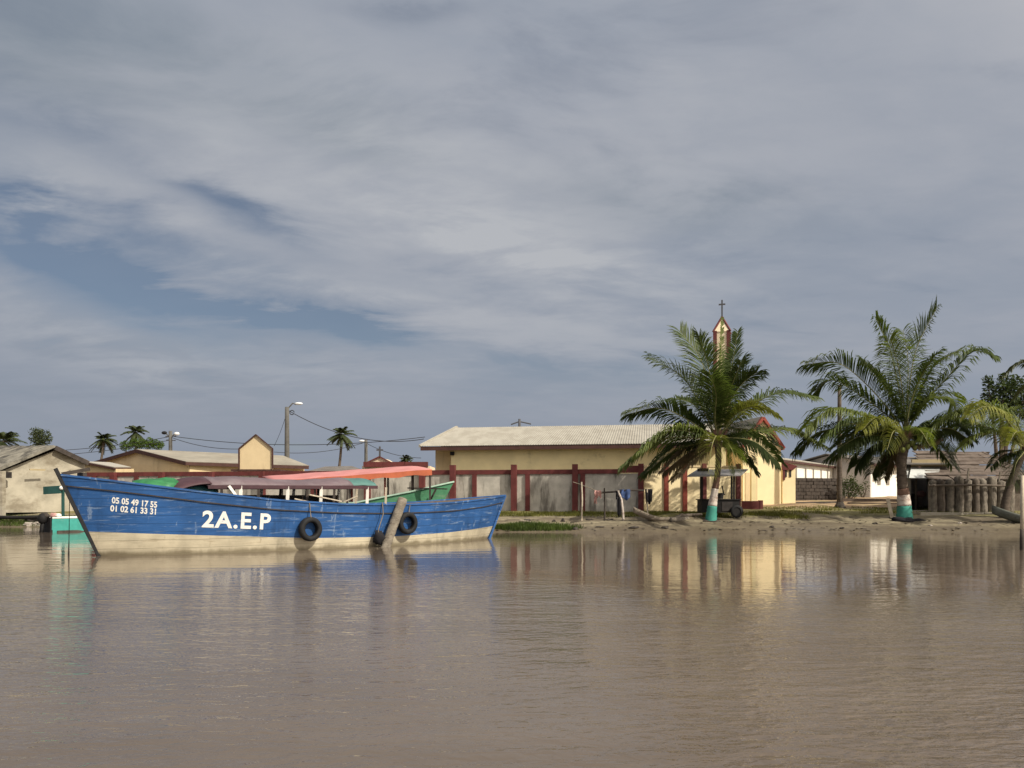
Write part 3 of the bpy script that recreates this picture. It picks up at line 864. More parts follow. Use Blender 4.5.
# ------------------------------------------------------------------ houses on the left
# house with the tan gable and pointed porch parapet
hs = thing('house', 'tan house with a brown edged gable and a pointed parapet over its porch', 'house', (X(190, 52), 52, 1))
gA = P(136, 449.5, 54.3); gL = P(88, 463.5, 58.0); gR = P(186, 462, 50.6); rE = P(283, 456, 57.5); eE = P(309, 466, 54)
zeave = gR.z
m_ = MB()
base = lambda p: Vector((p.x, p.y, .7))
inn = Vector((.12, .28, -.1))
m_.add([gA + inn, gL + inn, gR + inn, base(gL + inn), base(gR + inn)], [(0, 1, 3, 4, 2)])
m_.add([gR + inn, base(gR + inn), base(eE + Vector((-.5, .6, 0))), eE + Vector((-.5, .6, -.1))], [(0, 1, 2, 3)])
m_.build('wall', 'tan', hs, solid=.1)
bL = gL + (eE - gR); 
m_ = MB(); m_.add([gA, gR, eE, rE], [(0, 1, 2, 3)]); m_.add([gA, rE, bL, gL], [(0, 1, 2, 3)]); m_.add([rE, eE, bL], [(0, 1, 2)])
m_.build('roof', 'roof_grey', hs, solid=.07)
m_ = MB(); dn = Vector((0, -.06, -.11))
m_.beam(gL + dn, gA + dn, .06, .24); m_.beam(gA + dn, gR + dn, .06, .24); m_.beam(gR + dn, eE + dn, .06, .22); m_.build('verge_board', 'fascia', hs)
pd = 46.0
m_ = MB(); poly = [P(239.5, 469.5, pd), P(272, 469.5, pd), P(272, 449, pd), P(255.8, 435.5, pd), P(239.5, 449, pd)]
m_.prism(poly, (0, .2, 0)); m_.build('porch_parapet', 'tan', hs)
m_ = MB(); ex = [P(239, 469, pd - .06), P(239, 448.5, pd - .06), P(255.8, 434.6, pd - .06), P(272.5, 448.5, pd - .06), P(272.5, 469, pd - .06)]
for a, bb in zip(ex, ex[1:]): m_.beam(a, bb, .09, .06)
m_.build('parapet_trim', 'fascia', hs)
m_ = MB(); m_.bx(X(231, pd), X(280, pd), pd - .05, pd + 4, Z(471, pd), Z(469.3, pd)); m_.build('porch_slab', 'fascia', hs)
for px in (233.5, 276):
    m_ = MB(); m_.bx(X(px - 3, pd), X(px + 3, pd), pd + .1, pd + .45, .7, Z(471.2, pd)); m_.build('porch_column', 'white', hs)
m_ = MB(); m_.bx(X(244, 49), X(266, 49), 49.2, 49.3, Z(474.5, 49), Z(472.3, 49)); m_.build('porch_sign', 'white_paint', hs)

# little tan outbuilding with pale roof
ob = thing('outbuilding', 'small tan outbuilding with a pale low roof, left of the tan house', 'building', (X(98, 48.5), 48.5, .9))
a0, a1, a2 = P(67, 471, 49), P(84, 461.8, 48.6), P(114, 467.5, 47.6)
b1, b2 = P(110, 462.8, 51.5), P(131, 467.5, 50)
m_ = MB(); m_.add([a1, a2, b2, b1], [(0, 1, 2, 3)]); m_.add([a1, b1, P(95, 470, 52), a0], [(0, 1, 2, 3)]); m_.build('roof', 'roof_pale', ob, solid=.08)
m_ = MB(); o2 = Vector((.05, .2, -.08)); m_.add([a0 + o2, a1 + o2, a2 + o2, base(a2 + o2), base(a0 + o2)], [(0, 1, 2, 3, 4)]); m_.add([a2 + o2, b2 + o2, base(b2 + o2), base(a2 + o2)], [(0, 1, 2, 3)]); m_.build('wall', 'tan', ob, solid=.08)
m_ = MB(); m_.beam(a0 + dn * .6, a1 + dn * .6, .05, .12); m_.beam(a1 + dn * .6, a2 + dn * .6, .05, .12); m_.beam(a2 + dn * .6, b2 + dn * .6, .05, .12); m_.build('verge_board', 'fascia', ob)

# far left plaster house with old roof
lh = thing('house', 'weathered plaster house with a mossy old roof at the left bank', 'house', (X(25, 44), 44, .8))
ap = P(56, 446, 44.0); rr_ = P(89, 461.5, 45.6); le = P(-6, 470, 41.6); mid = P(54, 453.5, 43.4)
ap2 = P(-60, 447, 49.5); le2 = P(-160, 470, 46.5); rr2 = ap2 + (rr_ - ap)
m_ = MB()
def rsheet(mm, A, B, C_, D, n=26, k=6, amp=.05):
    rows = []
    for j in range(k + 1):
        rows.append([lerp(lerp(A, B, i / n), lerp(D, C_, i / n), j / k) + Vector((0, 0, amp * (random.random() - .5) + (.03 if i % 2 else 0))) for i in range(n + 1)])
    mm.sheet(rows)
rsheet(m_, ap, ap2, le2, le); rsheet(m_, ap, ap2, rr2, rr_, 16); m_.build('roof', 'roof_old', lh, solid=.06)
m_ = MB(); o2 = Vector((-.10, .35, -.16))
wl = lerp(ap, le, .93) + o2; wr = lerp(ap, rr_, .8) + o2
m_.add([ap + o2, wl, base(wl), base(wr), wr], [(0, 1, 2, 3, 4)]); m_.add([wl, base(wl), base(le2 + Vector((1.2, 1, 0))), le2 + Vector((1.2, 1, -.2))], [(0, 1, 2, 3)])
m_.add([wr, base(wr), base(rr2), rr2], [(0, 1, 2, 3)]); m_.build('wall', 'old_plaster', lh, solid=.12)
m_ = MB(); m_.beam(ap + dn, rr_ + dn, .10, .26); m_.build('verge_board', 'dark_wood', lh)
m_ = MB(); m_.beam(ap + Vector((-.05, -.08, -.02)), le + Vector((0, -.06, -.1)), .10, .14); m_.build('verge_sheet', 'roof_old', lh)
m_ = MB(); m_.beam(P(29.5, 469.5, 42.6), P(45, 470, 43.3), .06, .09); m_.build('wall_beam', 'beige', lh)
m_ = MB(); q = P(1.5, 470, 41.2); m_.bx(q.x - .25, q.x + .10, q.y - .1, q.y + .2, .5, Z(471, 41.2)); m_.build('pillar', 'old_plaster', lh)
m_ = MB(); q = P(-6, 470, 41.0); m_.bx(q.x - .7, q.x + .30, 41.9, 42.0, Z(478, 41.9), Z(472, 41.9)); m_.build('shutter', 'dark', lh)

# small chapel far behind with cross
ch = thing('chapel', 'small far chapel with a dark cross on its pale gable and a red parapet', 'building', (X(385, 62), 62, 1.4))
m_ = MB(); m_.prism([P(366, 463, 62), P(391, 463, 62), P(391, 463, 62), P(379.5, 457, 62)], (0, 5, 0)); m_.bx(X(362, 62), X(430, 62), 62.02, 66, 1, Z(466, 62)); m_.build('wall', 'cream', ch)
m_ = MB(); m_.beam(P(365, 463.4, 61.9), P(379.5, 456.6, 61.9), .1, .09); m_.beam(P(379.5, 456.6, 61.9), P(393, 463.4, 61.9), .1, .09); m_.bx(X(364, 61.8), X(428, 61.8), 61.5, 61.98, Z(467, 61.8), Z(462, 61.8)); m_.build('parapet', 'red', ch)
m_ = MB(); m_.beam(P(379.8, 457.5, 62), P(379.8, 446.5, 62), .13); m_.beam(P(376.5, 450, 62), P(383, 450, 62), .12); m_.build('cross', 'cross', ch)
# low dark roof between tan house and chapel
m_ = MB(); a = P(310, 470, 60); m_.add([P(296, 474, 60), P(372, 473, 60), P(352, 466, 63), P(325, 466.5, 63), P(296, 474, 66), P(372, 473, 66)], [(0, 1, 2, 3), (4, 5, 2, 3), (0, 3, 4), (1, 5, 2)])
lr = thing('shed', 'low shed with a dark hipped roof seen over the salmon canopy', 'shed', (a.x, 62, 1.4))
m_.build('roof', 'roof_dark', lr)
m_ = MB(); m_.bx(X(300, 60), X(368, 60), 60.4, 65.6, 1.2, Z(473.8, 60.4)); m_.build('wall', 'grey_wall', lr)

# ------------------------------------------------------------------ houses on the right
wA = Vector((X(781, 50), 50, 0)); wdir = Vector((.593, .806, 0)); wn = Vector((.806, -.593, 0))
ang = math.degrees(math.atan2(wdir.y, wdir.x)); WH = frame(wA.x, wA.y, ang)
wh = thing('house', 'long white house with narrow louvred windows above the dark block wall', 'house', wA + wdir * 8 + Vector((0, 0, 1.2)))
m_ = MB(WH); m_.bx(.6, 15, 0, 5, .8, 3.82); m_.build('wall', 'white', wh)
m_ = MB(WH); m_.add([(-.6, -.3, 3.98), (15.5, -.3, 3.98), (15.5, 2.5, 4.5), (-.6, 2.5, 4.5), (-.6, 5.4, 3.98), (15.5, 5.4, 3.98)], [(0, 1, 2, 3), (3, 2, 5, 4)]); m_.build('roof', 'roof_pale', wh, solid=.06)
m_ = MB(WH); m_.bx(-.58, 15.4, -.285, -.23, 3.80, 3.945); m_.build('eave_board', 'fascia', wh)


def wh_u(px, off=0):
    k = (px - CX) / F
    return (k * (wA.y + wn.y * off) - wA.x - wn.x * off) / (wdir.x - k * wdir.y)


for px in (796, 805.5, 813.2, 821, 827.5, 833):
    u = wh_u(px); m_ = MB(WH); m_.bx(u - .15, u + .15, -.03, -.004, 2.35, 3.6); m_.build('window', 'louvre', wh)

gc = Vector((X(870, 58), 58, 0)); gl = Vector((-.6, .8, 0)); gr = Vector((.8, .6, 0))
GH = Matrix.Translation(gc) @ Matrix(((gr.x, gl.x, 0, 0), (gr.y, gl.y, 0, 0), (0, 0, 1, 0), (0, 0, 0, 1)))
gzv = Z(463, 58); gaz = Z(455.5, 60.6)
g_h = thing('house', 'house with a sunlit white side and a shaded grey gable, left of the thick palm', 'house', gc + Vector((0, 0, 1.5)))
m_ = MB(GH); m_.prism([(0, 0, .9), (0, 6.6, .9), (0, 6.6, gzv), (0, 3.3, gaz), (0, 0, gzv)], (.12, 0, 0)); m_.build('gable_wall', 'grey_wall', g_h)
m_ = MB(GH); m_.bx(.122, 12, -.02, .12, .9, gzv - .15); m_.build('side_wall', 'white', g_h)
m_ = MB(GH); m_.add([(-.5, -.6, gzv - .04), (12.3, -.6, gzv - .04), (12.3, 3.3, gaz + .1), (-.5, 3.3, gaz + .1), (-.5, 7.2, gzv - .04), (12.3, 7.2, gzv - .04)], [(0, 1, 2, 3), (3, 2, 5, 4)]); m_.build('roof', 'roof_dark', g_h, solid=.08)
m_ = MB(GH); m_.bx(-.45, 12.2, -.585, -.53, gzv - .28, gzv - .09); m_.build('eave_board', 'fascia', g_h)
for u, w, z0, z1 in ((.42, .09, 2.75, 3.35), (1.25, .22, 2.5, 3.35), (2.55, .22, 2.5, 3.35)):
    m_ = MB(GH); m_.bx(u - w, u + w, -.06, -.024, z0, z1); m_.build('window', 'louvre', g_h)

# dark block wall
bwx0, bwx1 = X(793, 52), X(858, 54)
a_ = math.degrees(math.atan2(2.0, bwx1 - bwx0)); L_ = math.hypot(2, bwx1 - bwx0)
DB = frame(bwx0, 52, a_); bk = MB(DB)
zb0, zt0 = 1.0, Z(478.3, 52)
rowh = .235; r = 0; z = zb0
while z < zt0 - .05:
    x = -.2 if r % 2 else 0
    lim = L_ * .76 if r > 6 else L_ * .8
    while x < lim:
        w = .44 + random.uniform(-.03, .03)
        if random.random() > .02: bk.bx(max(0, x), min(lim, x + w - .035), random.uniform(-.03, .03), .22, z, z + rowh - .025)
        x += w
    z += rowh; r += 1
bkt = thing('block_wall', 'dark unplastered block wall below the white house', 'wall', DB @ Vector((2, .1, 1.1)))
bk.build('blocks', 'stone', bkt)
m_ = MB(DB); m_.bx(.02, L_ * .755, .06, .18, .9, zt0 - .06); m_.build('core', 'rubbish', bkt)
# terrace kerb
m_ = MB(); m_.beam(P(783, 505, 47.2), P(842, 504, 49.6), .25, .34)
tag(m_.build('terrace_kerb', 'rubbish'), 'dark low kerb edging the terrace in front of the block wall', 'kerb')
m_ = MB(); m_.beam(P(842, 500, 51), P(905, 501.2, 50), .8, .24); m_.beam(P(848, 503.5, 48.5), P(905, 504.5, 47.5), .7, .16)
tag(m_.build('terrace_step', 'plank'), 'low earthen coloured steps of the terrace between the pole and the thick palm', 'steps')

# shop beside the thick palm
SD = 41.6
shp_ = thing('shop', 'small open shop with a white awning sheet beside the wooden hut', 'shop', (X(920, SD), SD, .85))
m_ = MB(); x0, x1 = X(898, SD), X(948, SD); xb = X(898.5, SD + 3)
m_.bx(x0, X(911, SD), SD, SD + .12, .6, Z(468, SD)); m_.bx(X(930, SD), x1, SD, SD + .12, .6, Z(468, SD)); m_.bx(xb, x1, SD + 3, SD + 3.1, .6, Z(462, SD))
m_.add([(x0 + .01, SD + .122, .6), (xb, SD + 3, .6), (xb, SD + 3, 3.3), (x0 + .01, SD + .122, 3.2)], [(0, 1, 2, 3)]); m_.bx(x1 - .1, x1, SD + .122, SD + 2.99, .6, Z(466, SD)); m_.bx(X(911, SD) + .002, X(930, SD) - .002, SD, SD + .12, Z(479, SD), Z(468, SD))
m_.build('wall', 'grey_wall', shp_)
m_ = MB(); m_.add([(x0 - .15, SD - .5, Z(464, SD - .5)), (x1 + .1, SD - .5, Z(464, SD - .5)), (x1 + .1, SD + 3.4, Z(457, SD + 3)), (xb - .1, SD + 3.4, Z(457, SD + 3))], [(0, 1, 2, 3)]); m_.build('roof', 'roof_dark', shp_, solid=.06)
m_ = MB(); m_.bx(X(911, SD), x1, SD - .1, SD - .003, Z(466.5, SD), Z(459.5, SD)); m_.build('fascia', 'beige', shp_)
m_ = MB(); m_.add([P(909, 478, SD - 1.2), P(938, 478.5, SD - 1.2), P(940, 468, SD - .12), P(911, 467.5, SD - .12)], [(0, 1, 2, 3)]); m_.build('awning', 'awning', shp_, solid=.03)
m_ = MB(); m_.add([P(895, 477.5, SD - .8), P(908, 478, SD - .8), P(909, 469, SD - .1), P(898.5, 468.5, SD - .1)], [(0, 1, 2, 3)]); m_.build('awning', 'awning', shp_, solid=.03)
m_ = MB(); m_.bx(X(911, SD) + .02, X(930, SD) - .02, SD + 1.2, SD + 1.5, .7, 1.75); m_.build('counter', 'dark_wood', shp_)
m_ = MB(); m_.bx(X(915.6, SD), X(917, SD), SD + .02, SD + .1, .7, Z(479, SD)); m_.build('door_post', 'wood', shp_)
m_ = MB(); m_.ball(P(921, 494, SD + 1.2), .22, 12, (1.3, .8, .8), .6)
tag(m_.build('cloth_bundle', 'pink_cloth', smooth=True), 'pinkish cloth bundle lying on the dark shop counter', 'bundle')
m_ = MB(); m_.beam(P(911, 513, 40), P(931, 512.5, 40), .5, .25)
tag(m_.build('shop_step', 'concrete'), 'low concrete step in front of the dark shop opening', 'step')

# wooden hut with board roof
HD = 40.6
hut = thing('hut', 'weathered grey wooden hut with a board roof behind the log palisade', 'hut', (X(972, 42), 42, .85))
hx0, hx1 = X(930, HD), X(1030, HD)
zr0, zr1 = 2.42, Z(452, 44)
m_ = MB()
nb = 8
for i in range(nb):
    k0, k1 = i / nb, (i + 1.12) / nb
    y0, y1 = lerp(HD - .5, 44, k0), lerp(HD - .5, 44, k1); z0, z1 = lerp(zr0, zr1, k0), lerp(zr0, zr1, k1)
    x = hx0 - .3 + k0 * 1.3
    xe = hx1 + .2 - k0 * .6
    while x < xe:
        w = min(random.uniform(1.2, 2.4), xe - x); dz = random.uniform(.0, .05); dzz = random.uniform(-.04, .04)
        m_.prism([(x, y0, z0 + dz + .05), (x + w - .02, y0, z0 + dz + dzz + .05), (x + w - .02, y1, z1 + dz + dzz), (x, y1, z1 + dz)], (0, 0, -.03))
        x += w
m_.build('roof', 'plank', hut)
m_ = MB(); m_.add([(hx0 + 1.0, 44, zr1), (hx1, 44, zr1), (hx1, 46.6, zr0), (hx0 + 3.0, 46.6, zr0)], [(0, 1, 2, 3)]); m_.build('rear_roof', 'plank', hut, solid=.04)
m_ = MB(); m_.bx(hx0, hx1, HD, HD + .1, .6, 2.50); m_.add([(hx0 + .02, HD + .102, .6), (hx0 + 3, 46.4, .6), (hx0 + 3, 46.4, 2.45), (hx0 + 1.3, 43.6, 3.6), (hx0 + .02, HD + .102, 2.4)], [(0, 1, 2, 3, 4)]); m_.bx(hx1 - .1, hx1, HD + .102, 46.4, .6, 2.4); m_.build('wall', 'wood', hut)

# palisade of thick logs
pl = thing('log_palisade', 'palisade of thick grey palm logs tied by a rail at the right', 'fence', (X(968, 39.4), 39.4, .8))
lx = 933.0
while lx < 1011:
    w = random.uniform(7.2, 9.2); q = X(lx, 39.4); yy = 39.4 + random.uniform(-.06, .06); top = Z(random.uniform(477, 482.5), 39.4); r_ = w / F * 39.4 / 2 * .96
    lean = random.uniform(-.05, .05); zb_ = gz(q, yy) - .15
    m_ = MB(); m_.tube([(q + lean * i / 8, yy, lerp(zb_, top, i / 8)) for i in range(9)] + [(q + lean + random.uniform(-.07, .07), yy + .03, top + random.uniform(.03, .14))], [r_ * (1.04 + random.uniform(-.06, .06)) for i in range(9)] + [r_ * random.uniform(.25, .7)], 12, wob=.12)
    m_.build('log', random.choice(('palisade', 'palisade', 'wood')), pl, smooth=True)
    lx += w - .1
m_ = MB(); m_.tube([(X(929, 39), 39.03, Z(485.5, 39)), (X(972, 39), 39.0, Z(485, 39)), (X(1012, 39), 39.05, Z(486, 39))], .055, 8); m_.build('rail', 'wood', pl)
for px, y0 in ((968, 468), (999.5, 472), (1015, 470), (965.3, 480)):
    m_ = MB(); m_.beam(P(px + .8, y0, 39.7), P(px - 1.4, 486, 39.7), .06); m_.build('stake', 'log', pl)
# pale slab edge
m_ = MB()
for i in range(4):
    a = X(lerp(918, 1003, i / 4), 38); c = X(lerp(918, 1003, (i + 1) / 4), 38) - .015; zt_ = .80 + random.uniform(-.02, .02)
    m_.bx(a, c, 37.75 + random.uniform(-.04, .04), 38.5, .3, zt_)
sl = m_.build('slab', 'concrete')
tag(sl, 'pale concrete edging slab at the foot of the log palisade', 'slab')

# ------------------------------------------------------------------ poles, lamps, wires
def pole(px, ytop, ybase, d, r0, r1, label, name='utility_pole', cat='pole', mt_='pole', group=None):
    a = P(px, ybase, d); a.z = gz(a.x, a.y) - .3; t_ = P(px, ytop, d)
    o = thing(name, label, cat, (a.x, a.y, a.z + .3), group)
    m = MB(); m.tube([lerp(a, t_, i / 6) for i in range(7)], [lerp(r0, r1, i / 6) for i in range(7)], 10); m.build('post', mt_, o, smooth=True)
    return o, t_


lp, t_ = pole(287, 407, 457, 60, .23, .16, 'tall concrete lamp post behind the pointed porch parapet', 'street_lamp', 'lamp post')
m_ = MB(); m_.tube([t_ - Vector((0, 0, .2)), t_ + Vector((.45, 0, .30)), P(296, 404.5, 60)], .05, 8); m_.build('arm', 'pole', lp)
m_ = MB(); m_.ball(P(298.5, 403.6, 60), .2, 10, (1.7, .8, .55)); m_.build('lamp_head', 'lamp', lp, smooth=True)
m_ = MB(); m_.tube([P(292, 412.5, 60) + Vector((math.cos(a * .6), 0, math.sin(a * .6))) * .17 for a in range(10)], .035, 6); m_.build('cable_coil', 'wire', lp)
lp2, t2 = pole(366, 440, 463, 66, .17, .13, 'short far lamp post beside the chapel with the cross', 'street_lamp', 'lamp post')
m_ = MB(); m_.beam(t2, P(363, 440.5, 66), .06); m_.build('arm', 'pole', lp2)
m_ = MB(); m_.ball(P(362, 441, 66), .16, 10, (1.8, .8, .6)); m_.build('lamp_head', 'lamp', lp2, smooth=True)
lp3, t3 = pole(170.5, 431, 455, 68, .18, .15, 'utility pole with two lamps and cable brackets above the tan house', 'street_lamp', 'lamp post')
for sx, mt_ in ((-1, 'cart'), (1, 'lamp')):
    m_ = MB(); m_.tube([P(170.5, 438, 68), P(170.5 + sx * 4.5, 433.5, 68)], .05, 6); m_.build('arm', 'pole', lp3)
    m_ = MB(); m_.ball(P(170.5 + sx * 6.2, 433.8 - (1 if sx < 0 else 0), 68), .17, 10, (1.5, .9, .9)); m_.build('lamp_head', mt_, lp3, smooth=True)
m_ = MB(); m_.beam(P(165.5, 436.5, 68), P(176, 436, 68), .08); m_.beam(P(166.5, 440, 68), P(175.5, 440.5, 68), .08); m_.build('bracket', 'cross', lp3)
up, t4 = pole(839.5, 385, 507, 44, .16, .10, 'slim wooden utility pole rising between the two big palms', 'utility_pole', 'pole', 'trunk')
m_ = MB(); q = P(840, 508, 44); m_.tube([(q.x, q.y, gz(q.x, q.y) - .1), (q.x, q.y, gz(q.x, q.y) + .12), (q.x, q.y, gz(q.x, q.y) + .3)], [.34, .28, .17], 10, wob=.2); m_.build('footing', 'rubbish', up)
sp_, t5 = pole(519.5, 419, 430, 62, .12, .1, 'pole tip with cable brackets showing above the hall roof', 'utility_pole', 'pole', 'cross')
m_ = MB(); m_.tube([P(511, 424.5, 62), P(519.5, 421.5, 62), P(531, 424, 62)], .06, 6); m_.build('bracket', 'cross', sp_)
# post standing in the water at the right edge
a = P(1021.5, 550, 22.3)
wp = thing('mooring_post', 'pale mooring post standing in the water at the right edge', 'post', (a.x, a.y, 0))
m_ = MB(); m_.tube([(a.x, a.y, -.4), (a.x + .005, a.y, .28), (a.x + .01, a.y, .6)], [.05, .05, .046], 10); m_.build('wet_foot', 'dark_wood', wp, smooth=True)
m_ = MB(); m_.tube([(a.x + .01, a.y, .60), (a.x + .02, a.y, 1.4), (a.x + .03, a.y, 2.15)], [.046, .045, .042], 10); m_.build('shaft', 'pale_wood', wp, smooth=True)


def wire(p0, p1, sag, label, r=.022):
    m = MB(); m.tube([lerp(p0, p1, i / 20) - Vector((0, 0, sag * 4 * (i / 20) * (1 - i / 20))) for i in range(21)], r, 5)
    tag(m.build('power_line', 'wire'), label, 'cable', 'overhead cables')


wire(P(287.5, 410, 60), P(424, 439, 60), 1.0, 'cable sloping down from the tall lamp post toward the pale hall roof', .03)
wire(P(170.5, 436, 68), P(425, 437, 62), .7, 'level cable from the twin lamp pole across to the hall roof', .028)
wire(P(170.5, 437, 68), P(240, 449, 62), .3, 'cable from the twin lamp pole down to the pointed porch parapet', .025)
wire(P(-30, 450, 75), P(170.5, 436.5, 68), .6, 'upper cable reaching the twin lamp pole from the left edge', .026)
wire(P(-30, 455, 72), P(170.5, 440, 68), .6, 'lower cable reaching the twin lamp pole from the left edge', .024)
wire(P(287, 412, 60), P(274, 446, 62), .2, 'short cable dropping from the tall lamp post behind the parapet', .016)
wire(P(274, 452, 62), P(366, 442, 66), .4, 'cable between the porch parapet and the short far lamp post', .022)
wire(P(366, 443, 66), P(421, 458, 60), .3, 'cable from the short far lamp post down to the hall corner', .022)

# ------------------------------------------------------------------ palms
def catmull(pts, n):
    out = []
    P_ = [pts[0] + (pts[0] - pts[1])] + pts + [pts[-1] + (pts[-1] - pts[-2])]
    segs = len(pts) - 1
    for i in range(n + 1):
        u = i / n * segs; k = min(int(u), segs - 1); t = u - k
        p0, p1, p2, p3 = P_[k:k + 4]
        out.append(.5 * ((2 * p1) + (p2 - p0) * t + (2 * p0 - 5 * p1 + 4 * p2 - p3) * t * t + (3 * p1 - p0 - 3 * p2 + p3) * t ** 3))
    return out


def frond(parent, pts, leaflen, droop, mt_, n=62, w=.05, rach='rachis', r0=.045, start=.14, ragged=.1, roll=0, rng=random):
    path = catmull([Vector(p) for p in pts], 40)
    L = sum((path[i + 1] - path[i]).length for i in range(40))
    m = MB()
    for i in range(n):
        t = start + (1 - start) * (i + rng.random() * .5) / n
        f_ = t * 40; k = min(39, int(f_)); p = lerp(path[k], path[k + 1], f_ - k)
        T = (path[min(40, k + 1)] - path[max(0, k - 1)]).normalized()
        S = T.cross(Vector((0, 0, 1)))
        if S.length < .15: S = T.cross(Vector((.4, -1, 0)))
        S.normalize()
        U = S.cross(T)
        if roll: S, U = S * math.cos(roll) + U * math.sin(roll), U * math.cos(roll) - S * math.sin(roll)
        prof = min(1, .40 + 2.4 * (t - start)) * (1 - .52 * max(0, (t - .5) / .5) ** 1.8)
        for sd in (1, -1):
            if rng.random() < ragged * .5: continue
            l = leaflen * prof * rng.uniform(.8, 1.12)
            fw = lerp(.45, 1.35, t ** 1.3)
            d = (S * sd * 1.0 + T * fw + U * (.28 + rng.uniform(-.18, .18))).normalized()
            q = p.copy(); pts_ = [q.copy()]
            dd = d.copy(); dr = droop * 1.55 * rng.uniform(.7, 1.35)
            for s_ in range(3):
                q = q + dd * l / 3; pts_.append(q.copy())
                dd = (dd + Vector((0, 0, -1)) * dr * (.5 + .45 * s_)).normalized()
            W = T - dd * T.dot(dd)
            if W.length < .1: W = U
            W.normalize()
            ws = (w * .55, w, w * .75)
            vs = []
            for j in range(3): vs += [pts_[j] - W * ws[j] / 2, pts_[j] + W * ws[j] / 2]
            vs.append(pts_[3])
            m.add(vs, [(0, 1, 3, 2), (2, 3, 5, 4), (4, 5, 6)])
    o = m.build('frond', mt_, parent)
    r = MB(); r.tube(path[::2], [lerp(r0, .008, (i / 20) ** .8) for i in range(21)], 6); r.build('rachis', rach, o)
    return o


def palm(label, name, d, trunk_pts, radii, bands, crown, fronds, nuts=(), leafscale=1.0):
    """trunk_pts pixel points from the base up; bands (upper pixel y, material)"""
    b0 = P(trunk_pts[0][0], trunk_pts[0][1], d); b0.z = gz(b0.x, b0.y)
    o = thing(name, label, 'palm tree', b0)
    pts = [P(x, y, d) for x, y in trunk_pts]; pts[0] = b0 - Vector((0, 0, .15))
    path = catmull(pts, 48); rad = [interp(i / 48, radii) * (1 + (.03 if i % 2 else -.02)) for i in range(49)]
    ylim = [Z(b_[0], d) for b_ in bands]
    lo = 0
    for bi, (yb, mt_, nm) in enumerate(bands):
        hi = lo
        while hi < 48 and path[hi].z < ylim[bi]: hi += 1
        if hi > lo:
            m = MB(); m.tube(path[lo:hi + 1], rad[lo:hi + 1], 14, wob=.05); m.build(nm, mt_, o, smooth=True); lo = hi
    c = P(crown[0], crown[1], d)
    rng = random.Random(int(crown[0]))
    for fr in fronds:
        pix, dd = fr['p'], fr.get('dd', 0)
        n_ = len(pix)
        pp = [c + Vector((0, 0, -.12))] + [P(x, y, d + dd * ((i + 1) / n_) ** 1.2) for i, (x, y) in enumerate(pix)]
        frond(o, pp, fr.get('l', .95) * 1.42 * leafscale, fr.get('dr', .35), fr.get('m', 'leaf'), int(fr.get('n', 64) * 1.6), fr.get('w', .05) * 1.4, fr.get('r', 'rachis'), ragged=fr.get('rg', .12), start=fr.get('st', .15), roll=fr.get('roll', rng.choice((-1, 1)) * rng.uniform(.15, .65)), rng=rng)
    m = MB()
    for i in range(9):
        a = i * 2.4; q = c + Vector((math.cos(a) * .12, math.sin(a) * .12, -.18 - .06 * (i % 3)))
        m.beam(q, q + Vector((math.cos(a) * .35, math.sin(a) * .35, .55)), .13, .03)
    m.build('leaf_sheath', 'trunk_red', o)
    for (x, y, dz) in nuts:
        m = MB(); m.ball(P(x, y, d + dz), .115, 10, (1, 1, 1.2)); m.build('coconut', 'coconut', o, smooth=True)
    return o


